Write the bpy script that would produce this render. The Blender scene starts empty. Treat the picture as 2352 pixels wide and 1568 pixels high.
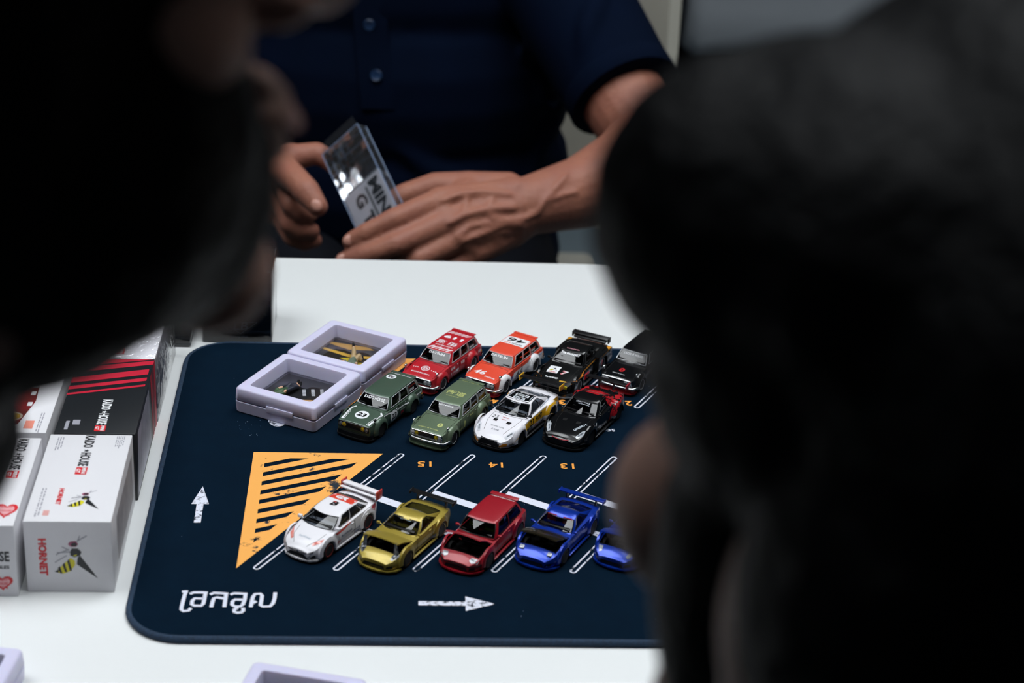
import bpy, bmesh, math, random
import numpy as np
from mathutils import Vector, Matrix, Euler
from mathutils.bvhtree import BVHTree

# ------------------------------------------------------------------ camera, world, light, exposure
sc = bpy.context.scene
COL = sc.collection
TZ = 0.74                                   # height of the table top
FPX = 4505.8                                # focal length in pixels of the 2352 px frame
CAM = Vector((0, 0, TZ + 0.60))
FWD = Vector((0.061024, 0.9009, -0.429716))
RGT = Vector((0.997971, -0.047225, 0.042715))
DWN = Vector((0.018188, -0.431451, -0.901953))
cd = bpy.data.cameras.new('camera')
cam = bpy.data.objects.new('camera', cd)
COL.objects.link(cam)
cd.sensor_width = 36.0
cd.lens = FPX / 2352 * 36.0
cd.clip_start = 0.02
cd.dof.use_dof = True
cd.dof.focus_distance = 1.235
cd.dof.aperture_fstop = 8.2
cd.dof.aperture_blades = 9
cam.matrix_world = Matrix((
    (RGT.x, -DWN.x, -FWD.x, CAM.x),
    (RGT.y, -DWN.y, -FWD.y, CAM.y),
    (RGT.z, -DWN.z, -FWD.z, CAM.z),
    (0, 0, 0, 1)))
sc.camera = cam
w = bpy.data.worlds.new('room_air')
sc.world = w
w.use_nodes = True
w.node_tree.nodes['Background'].inputs[0].default_value = (0.55, 0.75, 1.0, 1)
w.node_tree.nodes['Background'].inputs[1].default_value = 0.02
LAMP_POWER = 6.9
sc.view_settings.view_transform = 'Standard'
sc.view_settings.look = 'None'
sc.view_settings.gamma = 1
sc.view_settings.use_curve_mapping = False
sc.view_settings.exposure = 0.0

def ray(px, py):
    return FWD + RGT * ((px - 1176) / FPX) + DWN * ((py - 784) / FPX)
def gp(px, py, z=0.0):                       # a point on a level plane, z above the table top
    v = ray(px, py)
    return CAM + v * ((TZ + z - CAM.z) / v.z)
def dp(px, py, depth):                       # a point at a distance in front of the camera
    return CAM + ray(px, py) * depth

# ------------------------------------------------------------------ materials
def lin(h):
    if not isinstance(h, str):
        return tuple(h)
    h = h.lstrip('#')
    c = [int(h[i:i + 2], 16) / 255 for i in (0, 2, 4)]
    return tuple(x / 12.92 if x <= .04045 else ((x + .055) / 1.055) ** 2.4 for x in c)
MATS = {}
def mat(key, col, rough=.5, metal=0., spec=.5, coat=0., noise=None, bump=None, emit=0., wear=None, sheen=0.,
        sss=0., alpha=1., trans=0., coord='Object'):
    if key in MATS:
        return MATS[key]
    m = bpy.data.materials.new(key)
    m.use_nodes = True
    nt = m.node_tree
    b = nt.nodes['Principled BSDF']
    c = lin(col) + (1,)
    b.inputs['Base Color'].default_value = c
    b.inputs['Roughness'].default_value = rough
    b.inputs['Metallic'].default_value = metal
    b.inputs['Specular IOR Level'].default_value = spec
    b.inputs['Coat Weight'].default_value = coat
    b.inputs['Coat Roughness'].default_value = .03
    b.inputs['Sheen Weight'].default_value = sheen
    b.inputs['Alpha'].default_value = alpha
    b.inputs['Transmission Weight'].default_value = trans
    if sss:
        b.inputs['Subsurface Weight'].default_value = sss
        b.inputs['Subsurface Scale'].default_value = .004
        b.inputs['Subsurface Radius'].default_value = (1., .35, .2)
    if emit:
        b.inputs['Emission Color'].default_value = c
        b.inputs['Emission Strength'].default_value = emit
    tc = nt.nodes.new('ShaderNodeTexCoord')
    def nz(scale, detail=3, rgh=.55):
        n = nt.nodes.new('ShaderNodeTexNoise')
        n.inputs['Scale'].default_value = scale
        n.inputs['Detail'].default_value = detail
        n.inputs['Roughness'].default_value = rgh
        nt.links.new(tc.outputs[coord], n.inputs['Vector'])
        return n
    def mix(fac, a, bcol):
        x = nt.nodes.new('ShaderNodeMix')
        x.data_type = 'RGBA'
        nt.links.new(fac, x.inputs[0])
        if isinstance(a, tuple): x.inputs[6].default_value = a
        else: nt.links.new(a, x.inputs[6])
        x.inputs[7].default_value = bcol
        return x.outputs[2]
    out = None
    if noise:                                # (scale, second colour, contrast)
        n = nz(noise[0], 4)
        r = nt.nodes.new('ShaderNodeValToRGB')
        r.color_ramp.elements[0].position = .5 - noise[2]
        r.color_ramp.elements[1].position = .5 + noise[2]
        nt.links.new(n.outputs['Fac'], r.inputs[0])
        out = mix(r.outputs[0], c, lin(noise[1]) + (1,))
    if wear:                                 # (scale, colour under the print, threshold, softness)
        n = nz(wear[0], 6, .7)
        r = nt.nodes.new('ShaderNodeValToRGB')
        r.color_ramp.elements[0].position = wear[2]
        r.color_ramp.elements[1].position = wear[2] + wear[3]
        nt.links.new(n.outputs['Fac'], r.inputs[0])
        out = mix(r.outputs[0], out if out is not None else c, lin(wear[1]) + (1,))
    if out is not None:
        nt.links.new(out, b.inputs['Base Color'])
    if bump:                                 # (scale, strength, distance)
        n = nz(bump[0], 4)
        bn = nt.nodes.new('ShaderNodeBump')
        bn.inputs['Strength'].default_value = bump[1]
        bn.inputs['Distance'].default_value = bump[2]
        nt.links.new(n.outputs['Fac'], bn.inputs['Height'])
        nt.links.new(bn.outputs[0], b.inputs['Normal'])
    MATS[key] = m
    return m
def film(key, tint=(.9, .92, .95), refl=.06, rough=.03, bump=None, haze=0.):
    """thin clear plastic or glass: see-through, with a mirror coat by Fresnel"""
    if key in MATS:
        return MATS[key]
    m = bpy.data.materials.new(key)
    m.use_nodes = True
    nt = m.node_tree
    nt.nodes.clear()
    o = nt.nodes.new('ShaderNodeOutputMaterial')
    t = nt.nodes.new('ShaderNodeBsdfTransparent')
    t.inputs[0].default_value = tuple(tint) + (1,)
    g = nt.nodes.new('ShaderNodeBsdfGlossy')
    g.inputs['Roughness'].default_value = rough
    g.inputs['Color'].default_value = (1, 1, 1, 1)
    f = nt.nodes.new('ShaderNodeFresnel')
    f.inputs[0].default_value = 1.5
    a = nt.nodes.new('ShaderNodeMath')
    a.operation = 'ADD'
    a.inputs[1].default_value = refl
    nt.links.new(f.outputs[0], a.inputs[0])
    x = nt.nodes.new('ShaderNodeMixShader')
    nt.links.new(a.outputs[0], x.inputs[0])
    nt.links.new(t.outputs[0], x.inputs[1])
    nt.links.new(g.outputs[0], x.inputs[2])
    last = x
    if haze:
        d = nt.nodes.new('ShaderNodeBsdfDiffuse')
        d.inputs[0].default_value = (.8, .82, .85, 1)
        y = nt.nodes.new('ShaderNodeMixShader')
        y.inputs[0].default_value = haze
        nt.links.new(x.outputs[0], y.inputs[1])
        nt.links.new(d.outputs[0], y.inputs[2])
        last = y
    if bump:
        tc = nt.nodes.new('ShaderNodeTexCoord')
        n = nt.nodes.new('ShaderNodeTexNoise')
        n.inputs['Scale'].default_value = bump[0]
        nt.links.new(tc.outputs['Object'], n.inputs['Vector'])
        bn = nt.nodes.new('ShaderNodeBump')
        bn.inputs['Strength'].default_value = bump[1]
        bn.inputs['Distance'].default_value = bump[2]
        nt.links.new(n.outputs['Fac'], bn.inputs['Height'])
        nt.links.new(bn.outputs[0], g.inputs['Normal'])
    nt.links.new(last.outputs[0], o.inputs[0])
    MATS[key] = m
    return m

# ------------------------------------------------------------------ mesh helpers
def tag(o, label=None, cat=None, group=None, kind=None):
    if label: o['label'] = label
    if cat: o['category'] = cat
    if group: o['group'] = group
    if kind: o['kind'] = kind
    return o
def empty(name, loc=(0, 0, 0), rz=0, label=None, cat=None, group=None):
    o = bpy.data.objects.new(name, None)
    o.empty_display_size = .02
    COL.objects.link(o)
    o.location = loc
    o.rotation_euler = (0, 0, rz)
    return tag(o, label, cat, group)
def link(name, me, m, parent=None):
    o = bpy.data.objects.new(name, me)
    COL.objects.link(o)
    if m is not None:
        me.materials.clear()
        me.materials.append(m)
    if parent is not None:
        o.parent = parent
    return o
def shade(me, ang):
    if ang is None: return
    me.polygons.foreach_set('use_smooth', [True] * len(me.polygons))
    if ang < 179:
        me.set_sharp_from_angle(angle=math.radians(ang))
class MB:
    """collects vertices and faces of one part"""
    def __init__(s):
        s.v, s.f = [], []
    def add(s, vs, fs):
        n = len(s.v)
        s.v += [tuple(v) for v in vs]
        s.f += [tuple(i + n for i in f) for f in fs]
        return s
    def box(s, c, d, M=None, bev=0.):
        x, y, z = d[0] / 2, d[1] / 2, d[2] / 2
        c = Vector(c)
        if bev:
            bm = bmesh.new()
            bmesh.ops.create_cube(bm, size=1)
            for v in bm.verts: v.co = Vector((v.co.x * d[0], v.co.y * d[1], v.co.z * d[2]))
            bmesh.ops.bevel(bm, geom=list(bm.edges), offset=bev, segments=2, affect='EDGES', profile=.5)
            vs = [v.co.copy() for v in bm.verts]
            bm.verts.index_update()
            fs = [[v.index for v in f.verts] for f in bm.faces]
            bm.free()
        else:
            vs = [Vector((sx * x, sy * y, sz * z)) for sx in (-1, 1) for sy in (-1, 1) for sz in (-1, 1)]
            fs = [(0, 1, 3, 2), (4, 6, 7, 5), (0, 4, 5, 1), (2, 3, 7, 6), (0, 2, 6, 4), (1, 5, 7, 3)]
        if M is not None: vs = [M @ v for v in vs]
        return s.add([v + c for v in vs], fs)
    def prism(s, poly, z0, z1, fn=None):
        """extrude a 2D polygon (x, y) from z0 to z1; fn maps the result"""
        n = len(poly)
        vs = [(p[0], p[1], z0) for p in poly] + [(p[0], p[1], z1) for p in poly]
        if fn: vs = [fn(*v) for v in vs]
        fs = [tuple(range(n - 1, -1, -1)), tuple(range(n, 2 * n))] + [(i, (i + 1) % n, n + (i + 1) % n, n + i) for i in range(n)]
        return s.add(vs, fs)
    def tube(s, path, r, n=6, closed=False, flat=1., up=None):
        path = [Vector(p) for p in path]
        k = len(path)
        rs = r if hasattr(r, '__len__') else [r] * k
        vs, prev = [], None
        for i, p in enumerate(path):
            a = path[(i - 1) % k] if (closed or i) else p
            b = path[(i + 1) % k] if (closed or i < k - 1) else p
            t = (b - a).normalized() if (b - a).length > 1e-9 else Vector((1, 0, 0))
            if prev is None:
                u = Vector(up) if up else (Vector((0, 0, 1)) if abs(t.z) < .9 else Vector((1, 0, 0)))
            else:
                u = prev
            u = (u - t * u.dot(t))
            u = u.normalized() if u.length > 1e-6 else t.orthogonal().normalized()
            prev = u
            wv = t.cross(u)
            for j in range(n):
                a_ = 2 * math.pi * j / n
                vs.append(p + (wv * math.cos(a_) + u * math.sin(a_) * flat) * rs[i])
        fs = []
        for i in range(k if closed else k - 1):
            for j in range(n):
                i2 = (i + 1) % k
                fs.append((i * n + j, i * n + (j + 1) % n, i2 * n + (j + 1) % n, i2 * n + j))
        if not closed:
            fs += [tuple(range(n - 1, -1, -1)), tuple((k - 1) * n + j for j in range(n))]
        return s.add(vs, fs)
    def lathe(s, prof, n=16, fn=None, cap=True):
        """prof: (radius, height) list about z; fn maps"""
        vs = [(r * math.cos(2 * math.pi * j / n), r * math.sin(2 * math.pi * j / n), h) for r, h in prof for j in range(n)]
        if fn: vs = [fn(*v) for v in vs]
        fs = [(i * n + j, i * n + (j + 1) % n, (i + 1) * n + (j + 1) % n, (i + 1) * n + j) for i in range(len(prof) - 1) for j in range(n)]
        if cap:
            fs += [tuple(range(n - 1, -1, -1)), tuple((len(prof) - 1) * n + j for j in range(n))]
        return s.add(vs, fs)
    def ball(s, c, r, n=10, M=None):
        c = Vector(c)
        r = r if hasattr(r, '__len__') else (r, r, r)
        vs, fs = [(0, 0, 1)], []
        m = max(4, n // 2)
        for i in range(1, m):
            a = math.pi * i / m
            for j in range(n):
                b = 2 * math.pi * j / n
                vs.append((math.sin(a) * math.cos(b), math.sin(a) * math.sin(b), math.cos(a)))
        vs.append((0, 0, -1))
        L = len(vs) - 1
        for j in range(n):
            fs.append((0, 1 + j, 1 + (j + 1) % n))
            fs.append((L, L - n + (j + 1) % n, L - n + j))
            for i in range(m - 2):
                a0 = 1 + i * n
                fs.append((a0 + j, a0 + n + j, a0 + n + (j + 1) % n, a0 + (j + 1) % n))
        vs = [Vector((x * r[0], y * r[1], z * r[2])) for x, y, z in vs]
        if M is not None: vs = [M @ v for v in vs]
        return s.add([v + c for v in vs], fs)
    def cone(s, a, ra, b, rb, n=12):
        """round cone between two points"""
        a, b = Vector(a), Vector(b)
        s.ball(a, ra, n)
        s.ball(b, rb, n)
        if (b - a).length > 1e-6:
            s.tube([a, b], [ra, rb], n)
        return s
    def chain(s, pts, n=12):
        for (a, ra), (b, rb) in zip(pts[:-1], pts[1:]):
            s.cone(a, ra, b, rb, n)
        return s
    def mesh(s, name='part'):
        me = bpy.data.meshes.new(name)
        me.from_pydata(s.v, [], s.f)
        me.update()
        return me
    def build(s, name, m, parent=None, ang=None, fix=True):
        me = s.mesh(name)
        if fix:
            bm = bmesh.new()
            bm.from_mesh(me)
            bmesh.ops.recalc_face_normals(bm, faces=bm.faces)
            bm.to_mesh(me)
            bm.free()
        shade(me, ang)
        return link(name, me, m, parent)
    def blob(s, name, m, parent, voxel, smooth=4, fac=.5):
        """melt the collected solids into one continuous skin"""
        me = s.mesh(name)
        o = bpy.data.objects.new(name, me)
        COL.objects.link(o)
        r = o.modifiers.new('r', 'REMESH')
        r.mode = 'VOXEL'
        r.voxel_size = voxel
        if smooth:
            q = o.modifiers.new('s', 'SMOOTH')
            q.iterations = smooth
            q.factor = fac
        dg = bpy.context.evaluated_depsgraph_get()
        dg.update()
        me2 = bpy.data.meshes.new_from_object(o.evaluated_get(dg))
        bpy.data.objects.remove(o)
        me2.name = name
        shade(me2, 180)
        return link(name, me2, m, parent)

TXT = {}
def text_polys(body, offset=0.):
    """outlines of a text as triangles in the unit box: (verts in 0..1, faces)"""
    k = (body, offset)
    if k not in TXT:
        c = bpy.data.curves.new('lettering', 'FONT')
        c.body = body
        c.resolution_u = 2
        c.offset = offset
        o = bpy.data.objects.new('lettering', c)
        COL.objects.link(o)
        dg = bpy.context.evaluated_depsgraph_get()
        dg.update()
        me = bpy.data.meshes.new_from_object(o.evaluated_get(dg))
        vs = np.array([v.co[:2] for v in me.vertices])
        lo, hi = vs.min(0), vs.max(0)
        TXT[k] = ((vs - lo) / (hi - lo), [tuple(p.vertices) for p in me.polygons])
        bpy.data.objects.remove(o)
        bpy.data.curves.remove(c)
        bpy.data.meshes.remove(me)
    return TXT[k]
def letters(mb, body, o, u, v, w, h, off=.02, shear=0., n=None, lift=0.):
    """flat lettering centred at o, along u, upright along v"""
    vs, fs = text_polys(body, off)
    o, u, v = Vector(o), Vector(u).normalized(), Vector(v).normalized()
    nn = u.cross(v) if n is None else Vector(n)
    mb.add([o + nn * lift + u * ((x - .5) * w + (y - .5) * h * shear) + v * ((y - .5) * h) for x, y in vs], fs)
    return mb
def rrect(x0, y0, x1, y1, r, n=6):
    pts = []
    for cx, cy, a0 in ((x1 - r, y1 - r, 0), (x0 + r, y1 - r, 90), (x0 + r, y0 + r, 180), (x1 - r, y0 + r, 270)):
        for i in range(n + 1):
            a = math.radians(a0 + 90 * i / n)
            pts.append((cx + r * math.cos(a), cy + r * math.sin(a)))
    return pts

# ------------------------------------------------------------------ the room
m_floor = mat('floor_concrete', '#66737a', .5, noise=(3., '#566268', .25), bump=(40, .1, .002))
m_wall = mat('wall_paint', '#454c52', .8, noise=(2., '#3d444a', .2), bump=(80, .1, .001))
m_ceil = mat('ceiling_paint', '#2b2f33', .9, noise=(2., '#26292d', .2))
def slab(name, c, d, m):
    o = MB().box(c, d).build(name, m)
    return tag(o, kind='structure')
slab('floor', (0, 2.5, -.05), (9, 10, .1), m_floor)
slab('ceiling', (0, 2.5, 3.0), (9, 10, .1), m_ceil)
slab('wall_back', (0, 7.55, 1.45), (9, .1, 3.0), m_wall)
slab('wall_left', (-4.55, 2.5, 1.45), (.1, 10, 3.0), m_wall)
slab('wall_right', (4.55, 2.5, 1.45), (.1, 10, 3.0), m_wall)

m_lampframe = mat('lamp_frame', '#d8dadc', .4, noise=(30, '#cfd1d3', .2))
def ceiling_light(x, y, w_, d_, power, label, warm=(.93, .97, 1.0)):
    t = empty('ceiling_light', (x, y, 2.95), 0, label, 'lamp', 'ceiling light panels')
    b = MB()
    for sx in (-1, 1):
        b.box((sx * (w_ / 2 + .015), 0, -.025), (.03, d_ + .06, .05))
        b.box((0, sx * (d_ / 2 + .015), -.025), (w_, .03, .05))
    b.build('lamp_frame', m_lampframe, t)
    MB().box((0, 0, -.03), (w_, d_, .01)).build('diffuser', mat('diffuser_%g' % power, warm, .5, emit=power), t)
    return t
ceiling_light(-1.05, 1.08, 1.2, 1.2, LAMP_POWER, 'square white ceiling light panel above the left end of the toy car table')
ceiling_light(.40, 1.08, 1.2, 1.2, LAMP_POWER, 'square white ceiling light panel above the middle of the toy car table')
ceiling_light(1.0, 2.15, 1.2, .6, LAMP_POWER * 1.2, 'white fill light panel added at the ceiling to brighten the seated man')  # added fill panel for the man and his chair, not a known lamp

# ------------------------------------------------------------------ table
tb = empty('display_table', (.2, 1.05, 0), 0, 'white laminate display table carrying the toy cars', 'table')
m_top = mat('table_laminate', '#e4e6e6', .38, noise=(6, '#dfe2e2', .3), bump=(900, .05, .0003))
m_leg = mat('table_leg_steel', '#9a9ea2', .35, .8, noise=(20, '#8d9195', .3))
X0, X1, Y0, Y1 = -.85, 1.15, .70, 1.402
b = MB()
b.box(((X0 + X1) / 2 - .2, (Y0 + Y1) / 2 - 1.05, TZ - .0125), (X1 - X0, Y1 - Y0, .025), bev=.002)
b.build('table_top', m_top, tb, 40)
for sx in (X0 + .06, X1 - .06):
    for sy in (Y0 + .06, Y1 - .06):
        MB().lathe([(.016, 0), (.016, .02), (.02, .03), (.02, TZ - .03)], 14).build('leg', m_leg, tb, 40).location = (sx - .2, sy - 1.05, 0)

# ------------------------------------------------------------------ parking mat
MX0, MX1, MY0, MY1, MH = -.1415, .62, .8775, 1.2425, .004
NAVY = '#031727'
m_mat = mat('mat_cloth', NAVY, .9, spec=.06, noise=(90, '#021322', .3), bump=(2600, .25, .0004))
m_hem = mat('mat_hem', '#1c3a56', .8, noise=(700, '#0f2236', .25), bump=(1500, .6, .0006))
m_white = mat('mat_print_white', '#d5d8e6', .75, wear=(300, NAVY, .66, .03))
m_whiteworn = mat('mat_print_white_worn', '#d5d8e6', .75, wear=(420, NAVY, .53, .06))
m_dash = mat('mat_print_white_cracked', '#d5d8e6', .75, wear=(160, NAVY, .57, .02))
m_orange = mat('mat_print_orange', '#f0a850', .75, wear=(75, NAVY, .61, .05))
m_num = mat('mat_print_number', '#ee9c3c', .75, wear=(500, NAVY, .62, .04))
pm = empty('parking_mat', (0, 0, TZ), 0, 'navy cloth desk mat printed with numbered parking bays under the toy cars', 'mat')
out = rrect(MX0, MY0, MX1, MY1, .03, 8)
inn = [(x, y) for x, y in rrect(MX0 + .003, MY0 + .003, MX1 - .003, MY1 - .003, .027, 8)]
b = MB()
b.prism(inn, .0004, MH - .0002)
b.build('mat_body', m_mat, pm)
path = []
for i in range(len(out)):
    p, q = Vector(out[i]), Vector(out[(i + 1) % len(out)])
    k = max(1, int((q - p).length / .02))
    for j in range(k):
        r_ = p.lerp(q, j / k)
        path.append((r_.x, r_.y, .0021))
cx, cy = (MX0 + MX1) / 2, (MY0 + MY1) / 2
path = [(x - .0016 * (1 if x > cx else -1), y - .0016 * (1 if y > cy else -1), z) for x, y, z in path]
MB().tube(path, .0021, 8, True).build('stitched_hem', m_hem, pm, 60)

PZ = MH + .00012
def flat(name, polys, m, parent=pm, z=PZ):
    b = MB()
    for poly in polys:
        b.add([(p[0], p[1], z) for p in poly], [tuple(range(len(poly)))])
    return b.build(name, m, parent)
def capsule_outline(a, c, wid, st):
    """outline of a long narrow loop as quads"""
    a, c = Vector(a), Vector(c)
    t = (c - a).normalized()
    n_ = Vector((-t.y, t.x))
    def loop(r):
        pts = []
        for cen, a0 in ((c, -90), (a, 90)):
            for i in range(9):
                ang = math.radians(a0 + 180 * i / 8)
                pts.append(cen + t * math.cos(ang) * r + n_ * math.sin(ang) * r)
        return pts
    A, B_ = loop(wid / 2), loop(wid / 2 - st)
    return [(A[i], A[(i + 1) % 18], B_[(i + 1) % 18], B_[i]) for i in range(18)]
SL = Vector((.0806, .1335))
for i in range(11):
    x = -.0737 + .04475 * i
    a = Vector((x, .9475))
    flat('bay_line', capsule_outline(a, a + SL, .0042, .0010), m_dash)
    flat('wheel_stop', [[a + SL * .63 + Vector((.0052, .0062)), a + SL * .63 + Vector((.0405, -.0160)), a + SL * .63 + Vector((.0362, -.0212)), a + SL * .63 + Vector((.0018, .0012))]], m_white)
    if i < 10:
        flat('wheel_stop', [[a + SL * .42 + Vector((.0062, .0022)), a + SL * .42 + Vector((.0412, -.0205)), a + SL * .42 + Vector((.0382, -.0245)), a + SL * .42 + Vector((.0035, -.0018))]], m_whiteworn)
    a2 = Vector((.1633 + .0446 * (i - 3), 1.152))
    if i < 9:
        flat('bay_line', capsule_outline(a2, a2 + SL * .56, .0042, .0010), m_dash)
for i in range(8):                            # bay numbers, read from the far side of the table
    b = MB()
    nx = .0215 + .0446 * i
    letters(b, str(15 - i), (nx, 1.0700, PZ), (-1, 0, 0), (0, -1, 0), .0088, .0066, .01)
    b.build('bay_number', m_num, pm)
for i in range(3):
    b = MB()
    letters(b, str(4 - i), (.069 + .0446 * i, 1.157, PZ), (-1, 0, 0), (0, -1, 0), .0045, .0070, .03)
    b.build('bay_number', m_num, pm)

def hatched_triangle(A, B_, C_, nst):
    """orange frame with slanted bars; A right-angled corner, B along the top, C down the left side"""
    A, B_, C_ = Vector(A), Vector(B_), Vector(C_)
    c = (A * (B_ - C_).length + B_ * (A - C_).length + C_ * (A - B_).length) / ((B_ - C_).length + (A - C_).length + (A - B_).length)
    k = .74
    a2, b2, c2 = c.lerp(A, k), c.lerp(B_, k), c.lerp(C_, k)
    polys = [[A, B_, b2, a2], [B_, C_, c2, b2], [C_, A, a2, c2]]
    d = Vector((.915, .403))                   # bar direction
    n_ = Vector((-d.y, d.x))
    tri = [a2, b2, c2]
    lo = min(p.dot(n_) for p in tri)
    hi = max(p.dot(n_) for p in tri)
    def clip(poly, s0, sgn):
        outp = []
        for i in range(len(poly)):
            p, q = poly[i], poly[(i + 1) % len(poly)]
            fp, fq = sgn * (p.dot(n_) - s0), sgn * (q.dot(n_) - s0)
            if fp >= 0: outp.append(p)
            if fp * fq < 0: outp.append(p.lerp(q, fp / (fp - fq)))
        return outp
    step = (hi - lo) / nst
    for i in range(nst):
        s0 = lo + (i + .38) * step
        poly = clip(clip(tri, s0, 1), s0 + step * .56, -1)
        if len(poly) > 2: polys.append(poly)
    return polys
tri = hatched_triangle((-.085, 1.0822), (-.0043, 1.0825), (-.0852, .9466), 9)
for nm, ps in (('triangle_frame', tri[:3]),):
    flat(nm, ps, m_orange)
for ps in tri[3:]:
    flat('hatch_bar', [ps], m_orange)
flat('triangle_frame', hatched_triangle((-.045, 1.219), (.0166, 1.219), (-.045, 1.117), 5), m_orange)
def arrow(a, tip, hw, sw, hl):
    a, tip = Vector(a), Vector(tip)
    t = (tip - a).normalized()
    n_ = Vector((-t.y, t.x))
    k = tip - t * hl
    return [[a - n_ * sw, k - n_ * sw, k + n_ * sw, a + n_ * sw], [k - n_ * hw, tip, k + n_ * hw]]
P2 = lambda px, py: gp(px, py, MH).xy
flat('arrow', arrow(P2(453, 1200), P2(466, 1117), .0052, .0020, .021), m_whiteworn)
flat('arrow', arrow(P2(961, 1385), P2(1138, 1387), .0072, .0021, .0165), m_whiteworn)
# the large word in the near corner, drawn stroke by stroke
def ribbon(px_pts, wid):
    pts = [Vector(P2(280 + x / 3.2667, 1000 + y / 3.2667)) for x, y in px_pts]
    polys = []
    L, R = [], []
    for i, p in enumerate(pts):
        a, c = pts[max(0, i - 1)], pts[min(len(pts) - 1, i + 1)]
        t = (c - a).normalized()
        n_ = Vector((-t.y, t.x)) * wid / 2
        if i == 0: p = p - t * wid * .4
        if i == len(pts) - 1: p = p + t * wid * .4
        L.append(p + n_)
        R.append(p - n_)
    return [(L[i], L[i + 1], R[i + 1], R[i]) for i in range(len(pts) - 1)]
strokes = [
    [(482, 1168), (470, 1200), (448, 1285), (446, 1305), (462, 1318), (500, 1314), (512, 1300)],
    [(462, 1172), (484, 1170)],
    [(520, 1186), (540, 1178), (600, 1178), (632, 1180)], [(628, 1180), (622, 1210), (612, 1262), (595, 1278), (545, 1278), (524, 1268), (528, 1240), (548, 1222), (600, 1224)],
    [(672, 1190), (690, 1182), (745, 1184), (785, 1188)], [(782, 1190), (776, 1236), (770, 1282)], [(672, 1284), (680, 1250), (690, 1222), (712, 1216), (776, 1226)],
    [(824, 1192), (842, 1186), (896, 1188), (930, 1190)], [(928, 1190), (922, 1230), (908, 1270), (888, 1284), (846, 1284), (826, 1272), (830, 1246), (850, 1232), (900, 1234)],
    [(862, 1296), (842, 1310), (844, 1326), (866, 1332), (896, 1330), (912, 1316), (910, 1300)],
    [(968, 1284), (974, 1252), (984, 1212), (1000, 1192), (1040, 1190), (1052, 1204), (1046, 1240), (1040, 1276), (1058, 1286), (1110, 1284), (1134, 1262), (1146, 1222), (1150, 1186)],
    [(1000, 1250), (974, 1262)],
]
for i_, s_ in enumerate(strokes):
    flat('letter_stroke', ribbon(s_, .0021), m_white, z=PZ + .00002 * i_)
# small round emblem half hidden by the frame, small words near the bays, lint specks
c_ = P2(640, 962)
flat('round_emblem', [[c_ + Vector((math.cos(a_) * .0068, math.sin(a_) * .0105)) for a_ in np.linspace(0, 2 * math.pi, 24)[:-1]]], m_whiteworn)
b = MB()
letters(b, '+35', tuple(P2(1398, 988)) + (PZ,), (1, 0, 0), (0, 1, 0), .0085, .0035, .03)
letters(b, 'IN', tuple(P2(1262, 985)) + (PZ,), (1, 0, 0), (0, 1, 0), .004, .003, .03)
b.build('small_word', m_whiteworn, pm)
random.seed(4)
b = MB()
for k in range(46):
    x, y = random.uniform(MX0 + .01, .26), random.uniform(MY0 + .02, MY1 - .02)
    if k < 14: x, y = P2(random.uniform(540, 600), random.uniform(965, 1005))
    s_ = random.uniform(.00012, .00035)
    a_ = random.uniform(0, 3)
    b.box((x, y, MH + s_ * .5), (s_ * random.uniform(1, 4), s_, s_), Matrix.Rotation(a_, 3, 'Z'))
tag(b.build('lint', mat('lint', '#8fa0b8', .9), pm), kind='stuff')

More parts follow.
